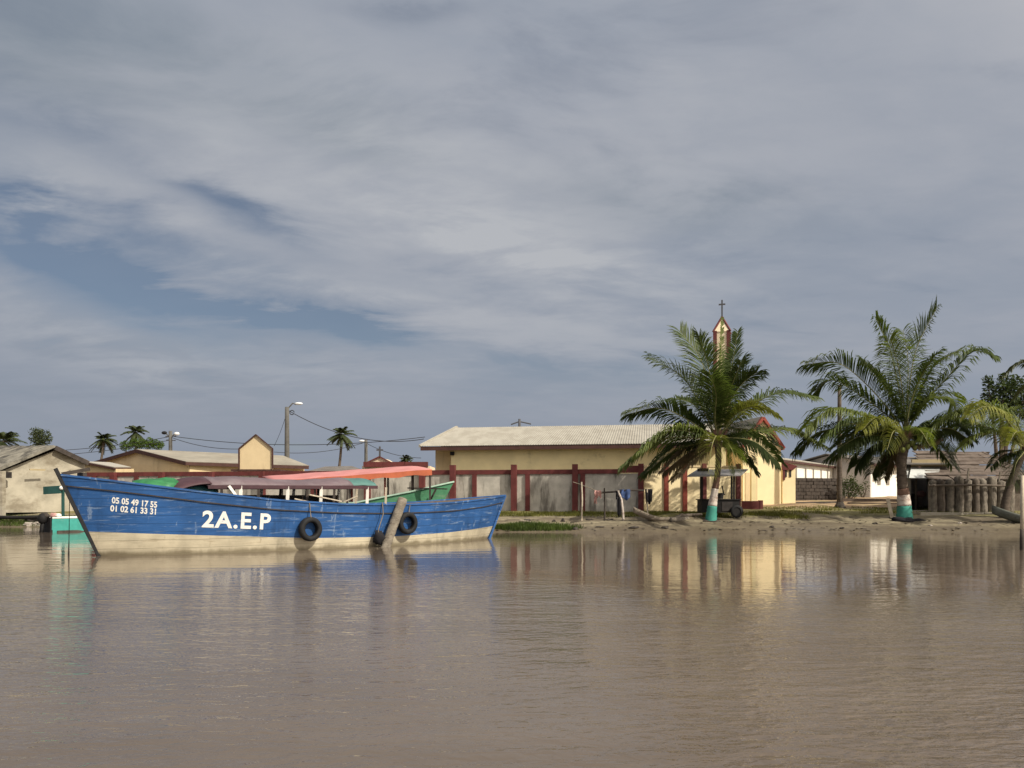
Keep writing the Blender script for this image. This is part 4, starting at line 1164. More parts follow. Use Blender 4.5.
D1 = 36.0
palm('coconut palm with a slim leaning trunk banded teal and white, before the yellow wall', 'palm_tree', D1,
     [(710.5, 519), (712.5, 505), (715, 490), (717.5, 474), (718.5, 456), (717, 440)],
     [(0, .29), (.12, .235), (.35, .17), (.6, .135), (1, .15)],
     [(507, 'teal_paint', 'teal_band'), (489, 'lime_white', 'white_band'), (478, 'trunk_red', 'trunk'), (300, 'trunk', 'trunk')], (717, 437), [
    dict(p=[(690, 421), (660, 408), (628, 414)], dd=-.8, dr=.55, m='leaf_dark'),
    dict(p=[(703, 410), (683, 378), (650, 357)], dd=.6, dr=.32, m='leaf_dark', l=1.0),
    dict(p=[(711, 400), (701, 360), (680, 331)], dd=1.2, dr=.22, m='leaf', l=1.1),
    dict(p=[(714, 405), (708, 365), (699, 336)], dd=-1.0, dr=.25, m='leaf_dark', l=1.05, roll=.5),
    dict(p=[(718, 400), (721, 360), (722, 318)], dd=.4, dr=.12, m='leaf_mid', l=.22, n=40, roll=0),
    dict(p=[(723, 400), (732, 365), (738, 331)], dd=1.5, dr=.2, m='leaf', l=.6),
    dict(p=[(727, 408), (741, 385), (757, 372)], dd=-.9, dr=.35, m='leaf_dark', l=1.0),
    dict(p=[(724, 405), (733, 382), (741, 362)], dd=-2.2, dr=.32, m='leaf_dark', l=.9),
    dict(p=[(740, 415), (775, 394), (813, 397)], dd=.5, dr=.45, m='leaf', l=1.0),
    dict(p=[(735, 415), (756, 406), (776, 414)], dd=-2.2, dr=.55, m='leaf_yellow', l=.7),
    dict(p=[(745, 434), (785, 430), (822, 446)], dd=1.2, dr=.5, m='leaf_mid', l=.95),
    dict(p=[(695, 438), (660, 440), (624, 466)], dd=-1.0, dr=.6, m='leaf', l=1.05),
    dict(p=[(692, 432), (668, 432), (640, 452)], dd=-2.0, dr=.6, m='leaf_mid', l=.9),
    dict(p=[(695, 444), (672, 452), (645, 474)], dd=.8, dr=.6, m='leaf_dark', l=.9),
    dict(p=[(705, 452), (688, 465), (672, 480)], dd=-.4, dr=.5, m='leaf_dead', l=.5, r='rachis_dark', rg=.5),
    dict(p=[(716, 436), (712, 446), (708, 474)], dd=-3.0, dr=.6, m='leaf_yellow', l=.85, w=.038, n=44),
    dict(p=[(722, 440), (732, 450), (737, 472)], dd=-2.4, dr=.55, m='leaf_mid', l=.75),
    dict(p=[(728, 446), (744, 456), (758, 474)], dd=-.6, dr=.5, m='leaf_dark', l=.45, r='rachis_dark', rg=.5),
    dict(p=[(730, 438), (755, 442), (778, 462)], dd=-1.2, dr=.6, m='leaf_dark', l=.9),
    dict(p=[(726, 430), (750, 430), (775, 446)], dd=2.2, dr=.5, m='leaf_dark', l=.9),
    dict(p=[(708, 425), (694, 405), (676, 398)], dd=2.6, dr=.5, m='leaf', l=.9),
    dict(p=[(700, 446), (684, 456), (664, 472)], dd=1.5, dr=.6, m='leaf_dead', l=.7, r='rachis_dark', rg=.4),
    dict(p=[(728, 440), (742, 446), (752, 462)], dd=2.5, dr=.6, m='leaf_dead', l=.7, r='rachis_dark', rg=.4),
    dict(p=[(715, 418), (716, 395), (711, 375)], dd=-2.2, dr=.4, m='leaf', l=.95),
    dict(p=[(720, 415), (726, 390), (730, 372)], dd=2.6, dr=.3, m='leaf_dark', l=.9)])

D2 = 36.8
palm('stout coconut palm with a thick trunk banded teal and white, left of the wooden hut', 'palm_tree', D2,
     [(904.5, 516), (904, 500), (902, 480), (901.5, 462), (904, 446), (906, 436)],
     [(0, .40), (.10, .33), (.28, .25), (.5, .215), (.8, .235), (1, .2)],
     [(507.5, 'teal_paint', 'teal_band'), (496, 'lime_white', 'white_band'), (490, 'trunk_red', 'trunk'), (300, 'trunk', 'trunk')], (906, 434), [
    dict(p=[(901, 400), (890, 350), (876, 318)], dd=.6, dr=.5, m='leaf', l=.95),
    dict(p=[(904, 405), (898, 365), (890, 338)], dd=-1.4, dr=.45, m='leaf_mid', l=.9),
    dict(p=[(908, 400), (916, 350), (937, 307)], dd=-.5, dr=.32, m='leaf_dark', l=1.05),
    dict(p=[(907, 400), (908, 360), (903, 330)], dd=2.2, dr=.35, m='leaf', l=.9),
    dict(p=[(914, 405), (932, 368), (963, 348)], dd=1.4, dr=.55, m='leaf', l=.9),
    dict(p=[(918, 410), (945, 380), (972, 352), (993, 356)], dd=-.8, dr=.65, m='leaf', l=.85),
    dict(p=[(893, 415), (866, 384), (838, 363), (808, 364)], dd=-.4, dr=.55, m='leaf_dark', l=1.1),
    dict(p=[(890, 418), (860, 395), (832, 380), (815, 392)], dd=1.4, dr=.55, m='leaf', l=.95),
    dict(p=[(888, 426), (855, 413), (828, 411), (806, 428)], dd=-1.2, dr=.75, m='leaf_mid', l=1.05),
    dict(p=[(886, 432), (850, 428), (820, 432), (798, 450)], dd=.8, dr=.75, m='leaf_dark', l=1.05),
    dict(p=[(888, 436), (862, 436), (838, 448)], dd=-1.4, dr=.7, m='leaf_dark', l=1.0),
    dict(p=[(892, 428), (876, 418), (862, 430)], dd=-2.6, dr=.75, m='leaf_yellow', l=.8),
    dict(p=[(914, 420), (930, 400), (950, 398), (956, 412)], dd=-1.8, dr=.6, m='leaf_mid', l=.75),
    dict(p=[(898, 432), (893, 432), (887, 450)], dd=-3.0, dr=.7, m='leaf_yellow', l=.75, n=36, w=.038),
    dict(p=[(910, 430), (920, 430), (930, 446)], dd=-3.0, dr=.7, m='leaf_mid', l=.7, n=34, w=.038),
    dict(p=[(922, 428), (955, 417), (990, 428)], dd=1.0, dr=.75, m='leaf', l=1.0),
    dict(p=[(920, 434), (948, 428), (970, 440)], dd=-1.0, dr=.75, m='leaf_dark', l=.8),
    dict(p=[(918, 440), (936, 446), (952, 466)], dd=1.4, dr=.6, m='leaf_dark', l=.9),
    dict(p=[(892, 440), (872, 446), (856, 466)], dd=.2, dr=.65, m='leaf_dark', l=1.0),
    dict(p=[(895, 446), (882, 455), (872, 474)], dd=2.0, dr=.6, m='leaf_dark', l=.95),
    dict(p=[(912, 445), (926, 445), (940, 440)], dd=-.6, dr=.4, m='leaf_dead', l=.35, r='rachis_dark', rg=.6),
    dict(p=[(884, 436), (858, 440), (832, 458)], dd=2.2, dr=.75, m='leaf_dark', l=1.0),
    dict(p=[(880, 430), (846, 424), (822, 440)], dd=-2.4, dr=.8, m='leaf', l=1.0),
    dict(p=[(924, 434), (945, 436), (958, 450)], dd=2.4, dr=.7, m='leaf_dark', l=.75),
    dict(p=[(900, 446), (892, 456), (884, 478)], dd=1.6, dr=.5, m='leaf_dead', l=.6, r='rachis_dark', rg=.4),
    dict(p=[(910, 405), (922, 375), (935, 355)], dd=-2.0, dr=.5, m='leaf', l=.9),
    dict(p=[(898, 410), (880, 380), (862, 362)], dd=2.4, dr=.5, m='leaf_dark', l=.9)],
     nuts=[(912, 443, -.4), (908, 447, -.5), (915, 448, -.35), (903, 450, -.5)])

D3 = 36.3
palm('yellowish young palm leaning right at the edge behind the green canoe', 'palm_tree', D3,
     [(1004, 513), (1006, 500), (1012, 480), (1020, 460), (1026, 448)],
     [(0, .24), (.2, .19), (.6, .16), (1, .15)],
     [(300, 'trunk', 'trunk')], (1027, 446), [
    dict(p=[(1012, 424), (985, 408), (950, 416), (922, 437)], dd=-.6, dr=.75, m='leaf_mid', l=1.0),
    dict(p=[(1015, 432), (1000, 412), (982, 407), (968, 418)], dd=-2.2, dr=.75, m='leaf_yellow', l=.8, w=.06),
    dict(p=[(1012, 441), (995, 434), (975, 436), (962, 447)], dd=-1.4, dr=.7, m='leaf_mid', l=.7, n=44),
    dict(p=[(1020, 430), (1012, 416), (1000, 410)], dd=2.0, dr=.7, m='leaf_mid', l=.8),
    dict(p=[(1034, 428), (1046, 412), (1062, 408)], dd=.5, dr=.6, m='leaf_mid', l=.9),
    dict(p=[(1015, 452), (1002, 456), (990, 468)], dd=-.8, dr=.7, m='leaf_dark', l=.5, r='rachis_dark', n=40),
    dict(p=[(1012, 440), (980, 425), (950, 430), (935, 446)], dd=1.8, dr=.75, m='leaf', l=.75, n=50),
    dict(p=[(1022, 438), (1016, 432), (1008, 446)], dd=-3.0, dr=.7, m='leaf_yellow', l=.8, w=.06),
    dict(p=[(1050, 425), (1085, 415), (1115, 440)], dd=-.5, dr=.7, m='leaf_mid', l=1.0),
    dict(p=[(1045, 445), (1075, 450), (1095, 480)], dd=-1.0, dr=.7, m='leaf', l=1.0),
    dict(p=[(1022, 455), (1016, 464), (1012, 484)], dd=-1.6, dr=.6, m='leaf_dark', l=.8)])

palm('tall palm beyond the right edge, only a frond tip reaching into view', 'palm_tree', 45,
     [(1062, 508), (1060, 470), (1058, 430), (1056, 392)], [(0, .26), (.3, .19), (1, .15)], [(200, 'trunk', 'trunk')], (1056, 390), [
    dict(p=[(1040, 368), (1022, 362), (1004, 376)], dd=-.5, dr=.6, m='leaf_far', l=.95),
    dict(p=[(1045, 385), (1028, 385), (1014, 400)], dd=-1.5, dr=.6, m='leaf_dark', l=.95),
    dict(p=[(1054, 366), (1050, 350), (1044, 340)], dd=1, dr=.5, m='leaf_dark', l=.9),
    dict(p=[(1072, 372), (1090, 365), (1105, 380)], dd=-.5, dr=.6, m='leaf_dark', l=.95),
    dict(p=[(1064, 360), (1072, 340), (1085, 335)], dd=-.6, dr=.5, m='leaf_dark', l=.9),
    dict(p=[(1066, 392), (1082, 396), (1092, 415)], dd=-.6, dr=.6, m='leaf_dark', l=.9)], leafscale=.62)


# far palms: trunk and one crown mesh each
def far_palm(px, py, d, size, label, seed, ytr=None, lean=0):
    rng = random.Random(seed)
    c = P(px, py, d); g = Vector((c.x - lean, c.y, 0)); g.z = gz(g.x, g.y)
    o = thing('palm_tree', label, 'palm tree', g, 'far palms on the skyline')
    m = MB(); m.tube([lerp(g, c, i / 6) + Vector((lean * .15 * math.sin(i / 6 * math.pi), 0, 0)) for i in range(7)], [lerp(.20, .12, i / 6) for i in range(7)], 8); m.build('trunk', 'trunk', o, smooth=True)
    m = MB()
    for k in range(30):
        a = k * 2.399 + rng.random() * .4; el = rng.uniform(-.75, 1.25)
        dr_ = Vector((math.cos(a) * math.cos(el), math.sin(a) * math.cos(el), math.sin(el)))
        L = size * rng.uniform(.85, 1.1)
        path = [c + dr_ * L * t - Vector((0, 0, 1)) * L * .42 * t * t for t in [i / 8 for i in range(9)]]
        for i in range(1, 26):
            t = .12 + .88 * i / 26; f_ = t * 8; kk = min(7, int(f_)); p = lerp(path[kk], path[kk + 1], f_ - kk); T = (path[kk + 1] - path[kk]).normalized()
            S = T.cross(Vector((0, 0, 1))); S = S.normalized() if S.length > .1 else Vector((1, 0, 0))
            l = size * .34 * (1 - .45 * t)
            for sd in (1, -1):
                e = p + (S * sd + T * .6 + Vector((0, 0, -.35 - rng.random() * .4))).normalized() * l
                m.add([p - T * .075, p + T * .075, e], [(0, 1, 2)])
    m.build('crown', 'leaf_far', o)


far_palm(3, 441, 95, 2.6, 'low far palm at the left edge above the mossy roof', 1)
far_palm(104, 439, 100, 1.75, 'far palm over the dip between the two left roofs', 3, lean=1.5)
far_palm(136, 432, 92, 1.6, 'far palm rising out of the green bush behind the tan gable', 4)
far_palm(342, 434, 90, 1.7, 'lone thin far palm between the two lamp posts', 5, lean=.8)
far_palm(406, 459, 100, 1.0, 'tiny palm top showing above the red chapel parapet', 6)


def leafy(name, label, cat, clumps, mt_, trunk=None, n=900, leaf=.28, seed=1, group=None):
    rng = random.Random(seed)
    c0 = clumps[0][0]; g = Vector((c0.x, c0.y, gz(c0.x, c0.y)))
    o = thing(name, label, cat, g, group)
    m = MB()
    for c, r in clumps:
        for i in range(int(n * r[0] * r[2])):
            q = Vector((rng.gauss(0, 1), rng.gauss(0, 1), rng.gauss(0, 1))).normalized() * rng.random() ** .45
            p = c + Vector((q.x * r[0], q.y * r[1], q.z * r[2])) * (1 + .25 * mnoise.noise(q * 2 + c))
            a = Vector((rng.gauss(0, 1), rng.gauss(0, 1), rng.gauss(0, .6))).normalized(); b_ = a.cross(Vector((rng.gauss(0, 1), rng.gauss(0, 1), rng.gauss(0, 1)))).normalized()
            s = leaf * rng.uniform(.6, 1.3)
            m.add([p - a * s * .5, p + b_ * s * .25, p + a * s * .5, p - b_ * s * .25], [(0, 1, 2, 3)])
    m.build('crown', mt_, o)
    t = MB()
    for c, r in clumps:
        t.tube([g - Vector((0, 0, .1)), lerp(g, c, .5) + Vector((.1, 0, -.1)), c], [.22 if trunk else .06, .14 if trunk else .04, .03], 7)
    t.build('trunk', 'trunk', o, smooth=True)
    return o


d_ = 90
leafy('tree', 'bushy pale green far tree with a flat top above the mossy roof', 'tree', [(P(36, 436, d_), (.85, .8, 1.0)), (P(45, 437, d_), (.85, .8, 1.0)), (P(40, 443, d_), (1.1, .8, .9)), (P(38, 432, d_), (.6, .6, .6))], 'leaf_far', True, 500, .24, 11)
d_ = 88
leafy('bush', 'bright green far bush behind the tan gable', 'bush', [(P(126, 446, d_), (.7, .6, .6)), (P(137, 444, d_), (1.0, .6, .7)), (P(150, 443.5, d_), (1.1, .7, .7)), (P(159, 445, d_), (.6, .6, .55))], 'leaf_bush', True, 1100, .22, 12)
d_ = 70
leafy('tree', 'dark broadleaf tree at the right edge behind the yellowish palm', 'tree', [(P(1000, 392, d_), (1.5, 1.2, 1.1)), (P(1012, 384, d_), (1.3, 1.2, 1.0)), (P(990, 400, d_), (.9, .9, .8)), (P(988, 381, d_), (.55, .5, .6)), (P(1024, 396, d_), (1.5, 1.2, 1.3)), (P(1008, 408, d_), (1.5, 1.3, 1.1)), (P(1035, 412, d_), (1.6, 1.3, 1.4)), (P(1003, 377, d_), (.5, .5, .4))], 'leaf_tree', True, 330, .34, 13)
d_ = 52.5
leafy('bush', 'dark rounded bush at the end of the block wall', 'bush', [(P(848, 489, d_), (.75, .6, .75)), (P(856, 490, d_), (.55, .5, .6)), (P(846, 483, d_), (.5, .4, .45)), (P(853, 482, d_), (.35, .3, .35))], 'leaf_dark', False, 900, .13, 14)
d_ = 57
leafy('bush', 'thin grey green shrub against the shaded grey gable', 'bush', [(P(863, 489, d_), (.45, .3, .55)), (P(866, 483, d_), (.3, .25, .4)), (P(851, 478, d_), (.4, .3, .3))], 'leaf_far', False, 420, .13, 15)

# ------------------------------------------------------------------ cart under a sheet roof, behind the leaning palm
CD = 37.2
gx = X(718, CD); g0 = gz(gx, CD)
ct = thing('food_cart', 'black wheeled cart under a grey sheet roof behind the leaning palm', 'cart', (gx, CD, g0))
x0, x1 = X(699.5, CD), X(737, CD)
zb_, zt_ = Z(512.5, CD), Z(500, CD)
m_ = MB(); m_.bx(x0, x1, CD - .45, CD + .45, zb_, zt_); m_.bx(x0 - .06, x1 + .06, CD - .5, CD + .5, zt_ + .002, zt_ + .05); m_.build('body', 'cart', ct)
m_ = MB(); m_.bx(x0 + .95, x1 - .35, CD - .475, CD - .453, zb_ + .08, zt_ - .08); m_.build('front_panel', 'dark', ct)
for px in (733.5,):
    m_ = MB(); c = Vector((X(px, CD), CD - .54, g0 + .30)); rows = []
    for i in range(25):
        a = 2 * math.pi * i / 24
        rows.append([c + Vector((math.cos(a) * r_, y_, math.sin(a) * r_)) for r_, y_ in ((.19, -.06), (.29, -.06), (.31, 0), (.29, .06), (.19, .06))])
    m_.sheet(rows); wh_ = m_.build('wheel', 'rubber', ct, smooth=True)
    m_ = MB(); m_.tube([c + Vector((0, -.03, 0)), c + Vector((0, .03, 0))], .185, 16); m_.build('rim', 'cart', wh_)
for px, yy in ((700, -.4), (731.5, -.4), (703, .4), (734, .4)):
    m_ = MB(); q = X(px, CD); m_.beam((q, CD + yy, zt_ if px != 731.5 else zt_), (q, CD + yy, Z(474, CD)), .075); m_.build('roof_post', 'cart', ct)
m_ = MB(); m_.add([P(687, 476.5, CD - .9), P(741, 475.5, CD - .9), P(748, 469.5, CD + .9), P(697, 470, CD + .9)], [(0, 1, 2, 3)]); m_.build('roof', 'sheet', ct, solid=.05)
m_ = MB(); m_.bx(X(699, CD), X(710, CD), CD + .3, CD + .34, Z(471, CD), Z(468, CD)); m_.build('roof_batten', 'dark_wood', ct)
m_ = MB(); c = Vector((X(719, CD), CD - .1, zt_ + .055)); m_.tube([c, c + Vector((0, 0, .22)), c + Vector((0, 0, .28))], [.16, .2, .2], 14)
m_.beam(c + Vector((.18, 0, .2)), c + Vector((.26, 0, .22)), .05); m_.beam(c + Vector((.20, 0, .22)), c + Vector((.12, 0, .62)), .05)
tag(m_.build('cooking_pot', 'cart'), 'black pot with an upright handle standing on the cart', 'pot')

# ------------------------------------------------------------------ drying rack with clothes, canoe and shore litter
def gp(px, d, up=0):
    x = X(px, d); return Vector((x, d, gz(x, d) + up))


RD = 36.2
rk = thing('drying_rack', 'makeshift drying rack of thin sticks and a crossbar before the grey wall', 'rack', gp(608, RD))
a = gp(581.5, RD, -.2); m_ = MB(); m_.tube([a, P(582.2, 500, RD), P(581.5, 482, RD)], [.045, .04, .035], 7); m_.build('post', 'pale_wood', rk)
a = gp(604.5, RD, -.2); m_ = MB(); m_.tube([a, P(604.7, 505, RD), P(604.3, 488, RD)], [.05, .04, .035], 7); m_.build('post', 'dark_wood', rk)
a = gp(623.5, RD, -.2); m_ = MB(); m_.tube([a, P(622.8, 512, RD - .1), P(621.5, 500, RD - .1), P(618, 490.5, RD - .05)], [.055, .06, .055, .05], 7); m_.build('post', 'lime_white', rk)
m_ = MB(); m_.tube([P(596, 493, RD + .05), P(612, 492, RD + .05), P(630, 490, RD + .1), P(644, 490.5, RD + .2)], .045, 7); m_.build('crossbar', 'dark_wood', rk)
m_ = MB(); m_.tube([P(573, 482, RD + .1), P(582, 485, RD), P(598, 491.5, RD), P(604, 493.5, RD)], .02, 6); m_.build('line', 'rope', rk)
a = gp(647.5, RD + .3, -.2); m_ = MB(); m_.tube([a, P(647.5, 502, RD + .3), P(647, 489, RD + .3)], .035, 7); m_.build('post', 'pale_wood', rk)


def cloth(px0, px1, y0, y1, d, mt_, label, seed, taper=0):
    rng = random.Random(seed); m = MB(); rows = []
    nx, ny = 12, 10
    for j in range(ny + 1):
        k = j / ny; row = []
        for i in range(nx + 1):
            q = i / nx; xx = lerp(px0 + taper * k, px1 - taper * k * .6, q)
            yy = lerp(y0, y1 + (1.5 * math.sin(q * 9 + seed)), k)
            row.append(P(xx, yy, d + .05 * math.sin(q * 11 + seed) * (.4 + k) + .02 * math.sin(k * 7 + q * 4)))
        rows.append(row)
    m.sheet(rows); o = m.build('cloth', mt_, smooth=True, solid=.03)
    tag(o, label, 'cloth', 'washing on the drying rack')


cloth(619.5, 630, 489.5, 499, RD + .05, 'blue_cloth', 'blue cloth hung on the crossbar of the drying rack', 2)
cloth(616.5, 621.5, 497, 516, RD - .12, 'black_cloth', 'long dark garment hanging against the pale forked stick', 4, 1)
cloth(616, 620, 491, 498, RD - .05, 'black_cloth', 'small dark rag just above the long dark garment', 7)
cloth(594.5, 601, 490.5, 497, RD - .05, 'pink_cloth', 'pink rag hung at the left end of the crossbar', 5)
cloth(594.2, 596.5, 497, 502.5, RD - .02, 'pink_cloth', 'narrow pink strip dangling below the pink rag', 6)
cloth(645, 652.5, 489, 503, RD + .3, 'black_cloth', 'black garment on the last stick, against the yellow wall', 9, 1.4)

# grey dugout canoe on the beach, bow up to the left
def canoe(name, label, cen, e, L, W, H, rise, mt_, zbase):
    n_ = Vector((e.y, -e.x, 0)); o = thing(name, label, 'canoe', (cen.x, cen.y, zbase))
    m = MB(); rows = []
    N = 22
    for i in range(N + 1):
        k = i / N; u = (k - .5) * L; w = W * max(.03, (1 - abs(2 * k - 1) ** 2.2)) ** .8
        up_ = rise * max(0, (.55 - k) / .55) ** 1.5 + rise * .4 * max(0, (k - .75) / .25) ** 1.8
        c = Vector((cen.x, cen.y, zbase + up_)) + e * u
        rows.append([c + n_ * w * q + Vector((0, 0, H * (abs(q) ** 2.2))) for q in (-1, -.75, -.45, 0, .45, .75, 1)])
    m.sheet(rows); m.build('hull', mt_, o, smooth=True, solid=.05)
    m = MB()
    for k in (.35, .62):
        c = Vector((cen.x, cen.y, zbase + H * .8)) + e * (k - .5) * L
        m.beam(c - n_ * W * .85, c + n_ * W * .85, .12, .03)
    m.build('thwart', mt_, o)


c1 = gp(658, 35.9)
canoe('dugout_canoe', 'grey dugout canoe on the sand with its bow raised toward the drying rack', c1, Vector((.98, .2, 0)).normalized(), 2.4, .27, .24, .50, 'canoe', c1.z - .10)
c1 = gp(1025, 34.9)
canoe('dugout_canoe', 'dark green canoe beached at the right edge below the yellowish palm', c1, Vector((.96, -.28, 0)).normalized(), 2.6, .36, .36, .50, 'green_canoe', c1.z - .05)
m_ = MB(); a = gp(671, 35.6, .10); m_.tube([a, a + Vector((.9, .5, .04))], [.12, .11], 12)
lg = m_.build('log', 'log', smooth=True); tag(lg, 'short log with a dark cut end lying beside the grey canoe', 'log')
m_ = MB(); a = gp(680, 36.1, .05); m_.tube([a, a + Vector((.9, .2, .05))], [.09, .07], 8); m_.tube([a + Vector((.2, .3, 0)), a + Vector((1.0, -.1, .08))], [.06, .05], 8)
tag(m_.build('driftwood', 'wood'), 'pieces of driftwood heaped at the foot of the leaning palm', 'driftwood')
m_ = MB(); q = gp(905, 36.2); m_.ball(q + Vector((0, 0, .02)), .55, 18, (1.15, .5, .30), .7); m_.ball(q + Vector((.6, .05, .0)), .32, 14, (1.1, .6, .4), .7)
tag(m_.build('net_heap', 'black_cloth', smooth=True), 'black net heaped around the foot of the stout palm', 'net')
m_ = MB(); m_.beam(P(887.5, 498.5, 37.1), gp(892.5, 36.9, -.05), .17, .04)
tag(m_.build('plank', 'pale_wood'), 'pale plank propped against the stout palm trunk', 'plank')
m_ = MB(); q = gp(711, 35.85); m_.ball(q + Vector((0, .1, -.02)), .5, 14, (1.0, .5, .2), .6)
tag(m_.build('earth_mound', 'rubbish', smooth=True), 'dark earth mounded at the foot of the leaning palm', 'mound')

rng = random.Random(21)
def stone(px, d, r, mt_, lab, name='stone', cat='stone', sq=(1.3, .9, .6), group='stones and rubbish on the shore'):
    q = gp(px, d, r * .15); m = MB(); m.ball(q, r, 9, sq, .8); tag(m.build(name, mt_), lab, cat, group)


stone(575.5, 34.35, .13, 'rubbish', 'black lump at the water edge below the drying rack', sq=(1, .9, .75))
stone(634, 34.4, .15, 'rubbish', 'flat dark stone at the water edge left of the canoe bow', sq=(1.5, .8, .4))
stone(664.5, 34.4, .13, 'rubbish', 'dark stone at the water edge below the grey canoe')
stone(554, 36.0, .10, 'rubbish', 'middle dark lump of rubbish behind the reed clump', sq=(.9, .8, .9))
stone(563, 36.05, .11, 'rubbish', 'rightmost dark lump of rubbish behind the reed clump', sq=(.8, .8, 1.2))
stone(600, 34.6, .12, 'rubbish', 'flat dark litter on the wet sand below the pink rag', sq=(1.8, .8, .3))
stone(527, 36.1, .13, 'rubbish', 'leftmost dark lump of rubbish behind the reed clump')
stone(875, 35.4, .10, 'rubbish', 'small dark stone on the beach left of the stout palm')
stone(960, 35.3, .09, 'pale_rubbish', 'small pale stone on the beach below the palisade')
stone(930, 35.0, .07, 'pale_rubbish', 'tiny pale pebble low on the beach right of the stout palm')
stone(842, 34.5, .10, 'rubbish', 'dark stone at the water edge below the slim pole')
stone(772, 34.6, .10, 'rubbish', 'dark stone at the water edge below the red plinth')
stone(589, 36.3, .12, 'rubbish', 'dark rubbish at the foot of the left rack stick', sq=(1.6, .8, .35))
stone(610, 36.3, .13, 'rubbish', 'dark rubbish at the foot of the middle rack stick', sq=(1.6, .8, .4))
m_ = MB(); m_.beam(gp(520, 35.9, .06), gp(536, 35.5, .03), .16, .05)
tag(m_.build('plank', 'pale_wood'), 'pale board lying behind the reed clump', 'plank')
# left bank litter and pipe
m_ = MB(); m_.tube([gp(-10, 41.0, .22), gp(20, 40.8, .28), gp(44, 40.6, .36), gp(60, 40.6, .34)], [.09, .09, .10, .10], 8)
tag(m_.build('pipe', 'cart'), 'dark pipe lying along the grassy left bank', 'pipe')
m_ = MB(); q = gp(42, 41.0); m_.ball(q + Vector((0, 0, .0)), .75, 16, (1.2, .5, .30), .9)
tag(m_.build('debris_heap', 'rubbish', smooth=True), 'dark heap of debris on the bank behind the teal boat', 'heap')
for i, (px, r, lab) in enumerate(((29, .20, 'leftmost grey stone on the bank by the teal boat'), (35, .16, 'grey stone between two others on the bank by the teal boat'), (40, .2, 'grey stone nearest the stern of the teal boat'))):
    q = gp(px, 40.3, .05); m_ = MB(); m_.ball(q, r, 9, (1.3, .9, .7), .9); tag(m_.build('stone', 'pale_rubbish'), lab, 'stone', 'stones on the left bank')


# leaf litter and flotsam along the shore
rng = random.Random(33); m_ = MB()
for i in range(280):
    x = rng.uniform(-2, 24); y = shore(x) + rng.choice((rng.uniform(.15, .5), rng.uniform(.2, 3.8), rng.gauss(1.6, .25)))
    a = rng.random() * 6.28; l = rng.uniform(.02, .11); w_ = rng.uniform(.015, .05); z = gz(x, y) + .012
    u_ = Vector((math.cos(a), math.sin(a), rng.uniform(-.1, .25))) * l; v_ = Vector((-math.sin(a), math.cos(a), 0)) * w_
    q = Vector((x, y, z)); m_.add([q - u_ - v_, q + u_ - v_, q + u_ + v_ + Vector((0, 0, .02)), q - u_ + v_ + Vector((0, 0, .01))], [(0, 1, 2, 3)])
lt = m_.build('litter', 'rubbish'); tag(lt, 'dark twigs and leaf litter strewn along the sandy shore', 'litter', kind='stuff')


# grass
def grassy(name, mt_, spots, n, h, w, seed, label):
    rng = random.Random(seed); m = MB()
    for i in range(n):
        x, y = spots(rng)
        z = gz(x, y)
        if z < .03: continue
        hh = h * rng.uniform(.5, 1.3); a = rng.random() * 6.28; ln = Vector((math.cos(a), math.sin(a), 0)) * hh * rng.uniform(.1, .7)
        wv = Vector((-math.sin(a + rng.random()), math.cos(a), 0)) * w
        p = Vector((x, y, z - .02)); mid = p + Vector((0, 0, hh * .6)) + ln * .35
        m.add([p - wv, p + wv, mid + wv * .7, mid - wv * .7, p + ln + Vector((0, 0, hh))], [(0, 1, 2, 3), (3, 2, 4)])
    o = m.build(name, mt_); tag(o, label, 'grass', kind='stuff')


def sp1(r):
    for _ in range(20):
        x = r.uniform(-3, 14.5); y = r.uniform(37.4, 39.6) - (x * .05)
        if mnoise.noise(Vector((x * .5, y * .9, 2))) + .25 > r.random() * .5: break
    return x, y


def sp2(r):
    px = 493 + 92 * r.betavariate(1.3, 2.2); d = 34.55 + .30 * r.gauss(0, 1) * max(.15, math.sin((px - 490) / 96 * math.pi)) + .2 * mnoise.noise(Vector((px * .12, 0, 0)))
    return X(px, d), d


def sp3(r):
    d = r.uniform(40.1, 42.3); return X(r.uniform(-30, 78), d), d


def sp4(r):
    for _ in range(20):
        x = r.uniform(14, 25); y = r.uniform(38.2, 44)
        if mnoise.noise(Vector((x * .5, y * .7, 6))) > .02: break
    return x, y


grassy('grass', 'grass', sp1, 11000, .16, .013, 1, 'short dry grass along the foot of the grey and yellow walls')
grassy('reed_clump', 'reed', sp2, 5000, .22, .013, 2, 'low green clump of waterside plants beyond the stern of the blue boat')
grassy('grass', 'reed', sp3, 5500, .17, .014, 3, 'green grass on the left bank')
grassy('grass', 'grass', sp4, 3500, .12, .013, 4, 'thin dry grass on the terrace around the slim pole')

# ------------------------------------------------------------------ sky, sun, camera
AZ, EL = 53.0, 42.0
sund = Vector((math.sin(R(AZ)) * math.cos(R(EL)), -math.cos(R(AZ)) * math.cos(R(EL)), math.sin(R(EL))))
sl_ = bpy.data.lights.new('sun', 'SUN'); sl_.energy = 4.8; sl_.angle = R(.6); sl_.color = (1, .93, .80)
so = bpy.data.objects.new('sun', sl_); COL.objects.link(so); so.rotation_euler = (-sund).to_track_quat('-Z', 'Y').to_euler(); so.location = (20, -20, 30)

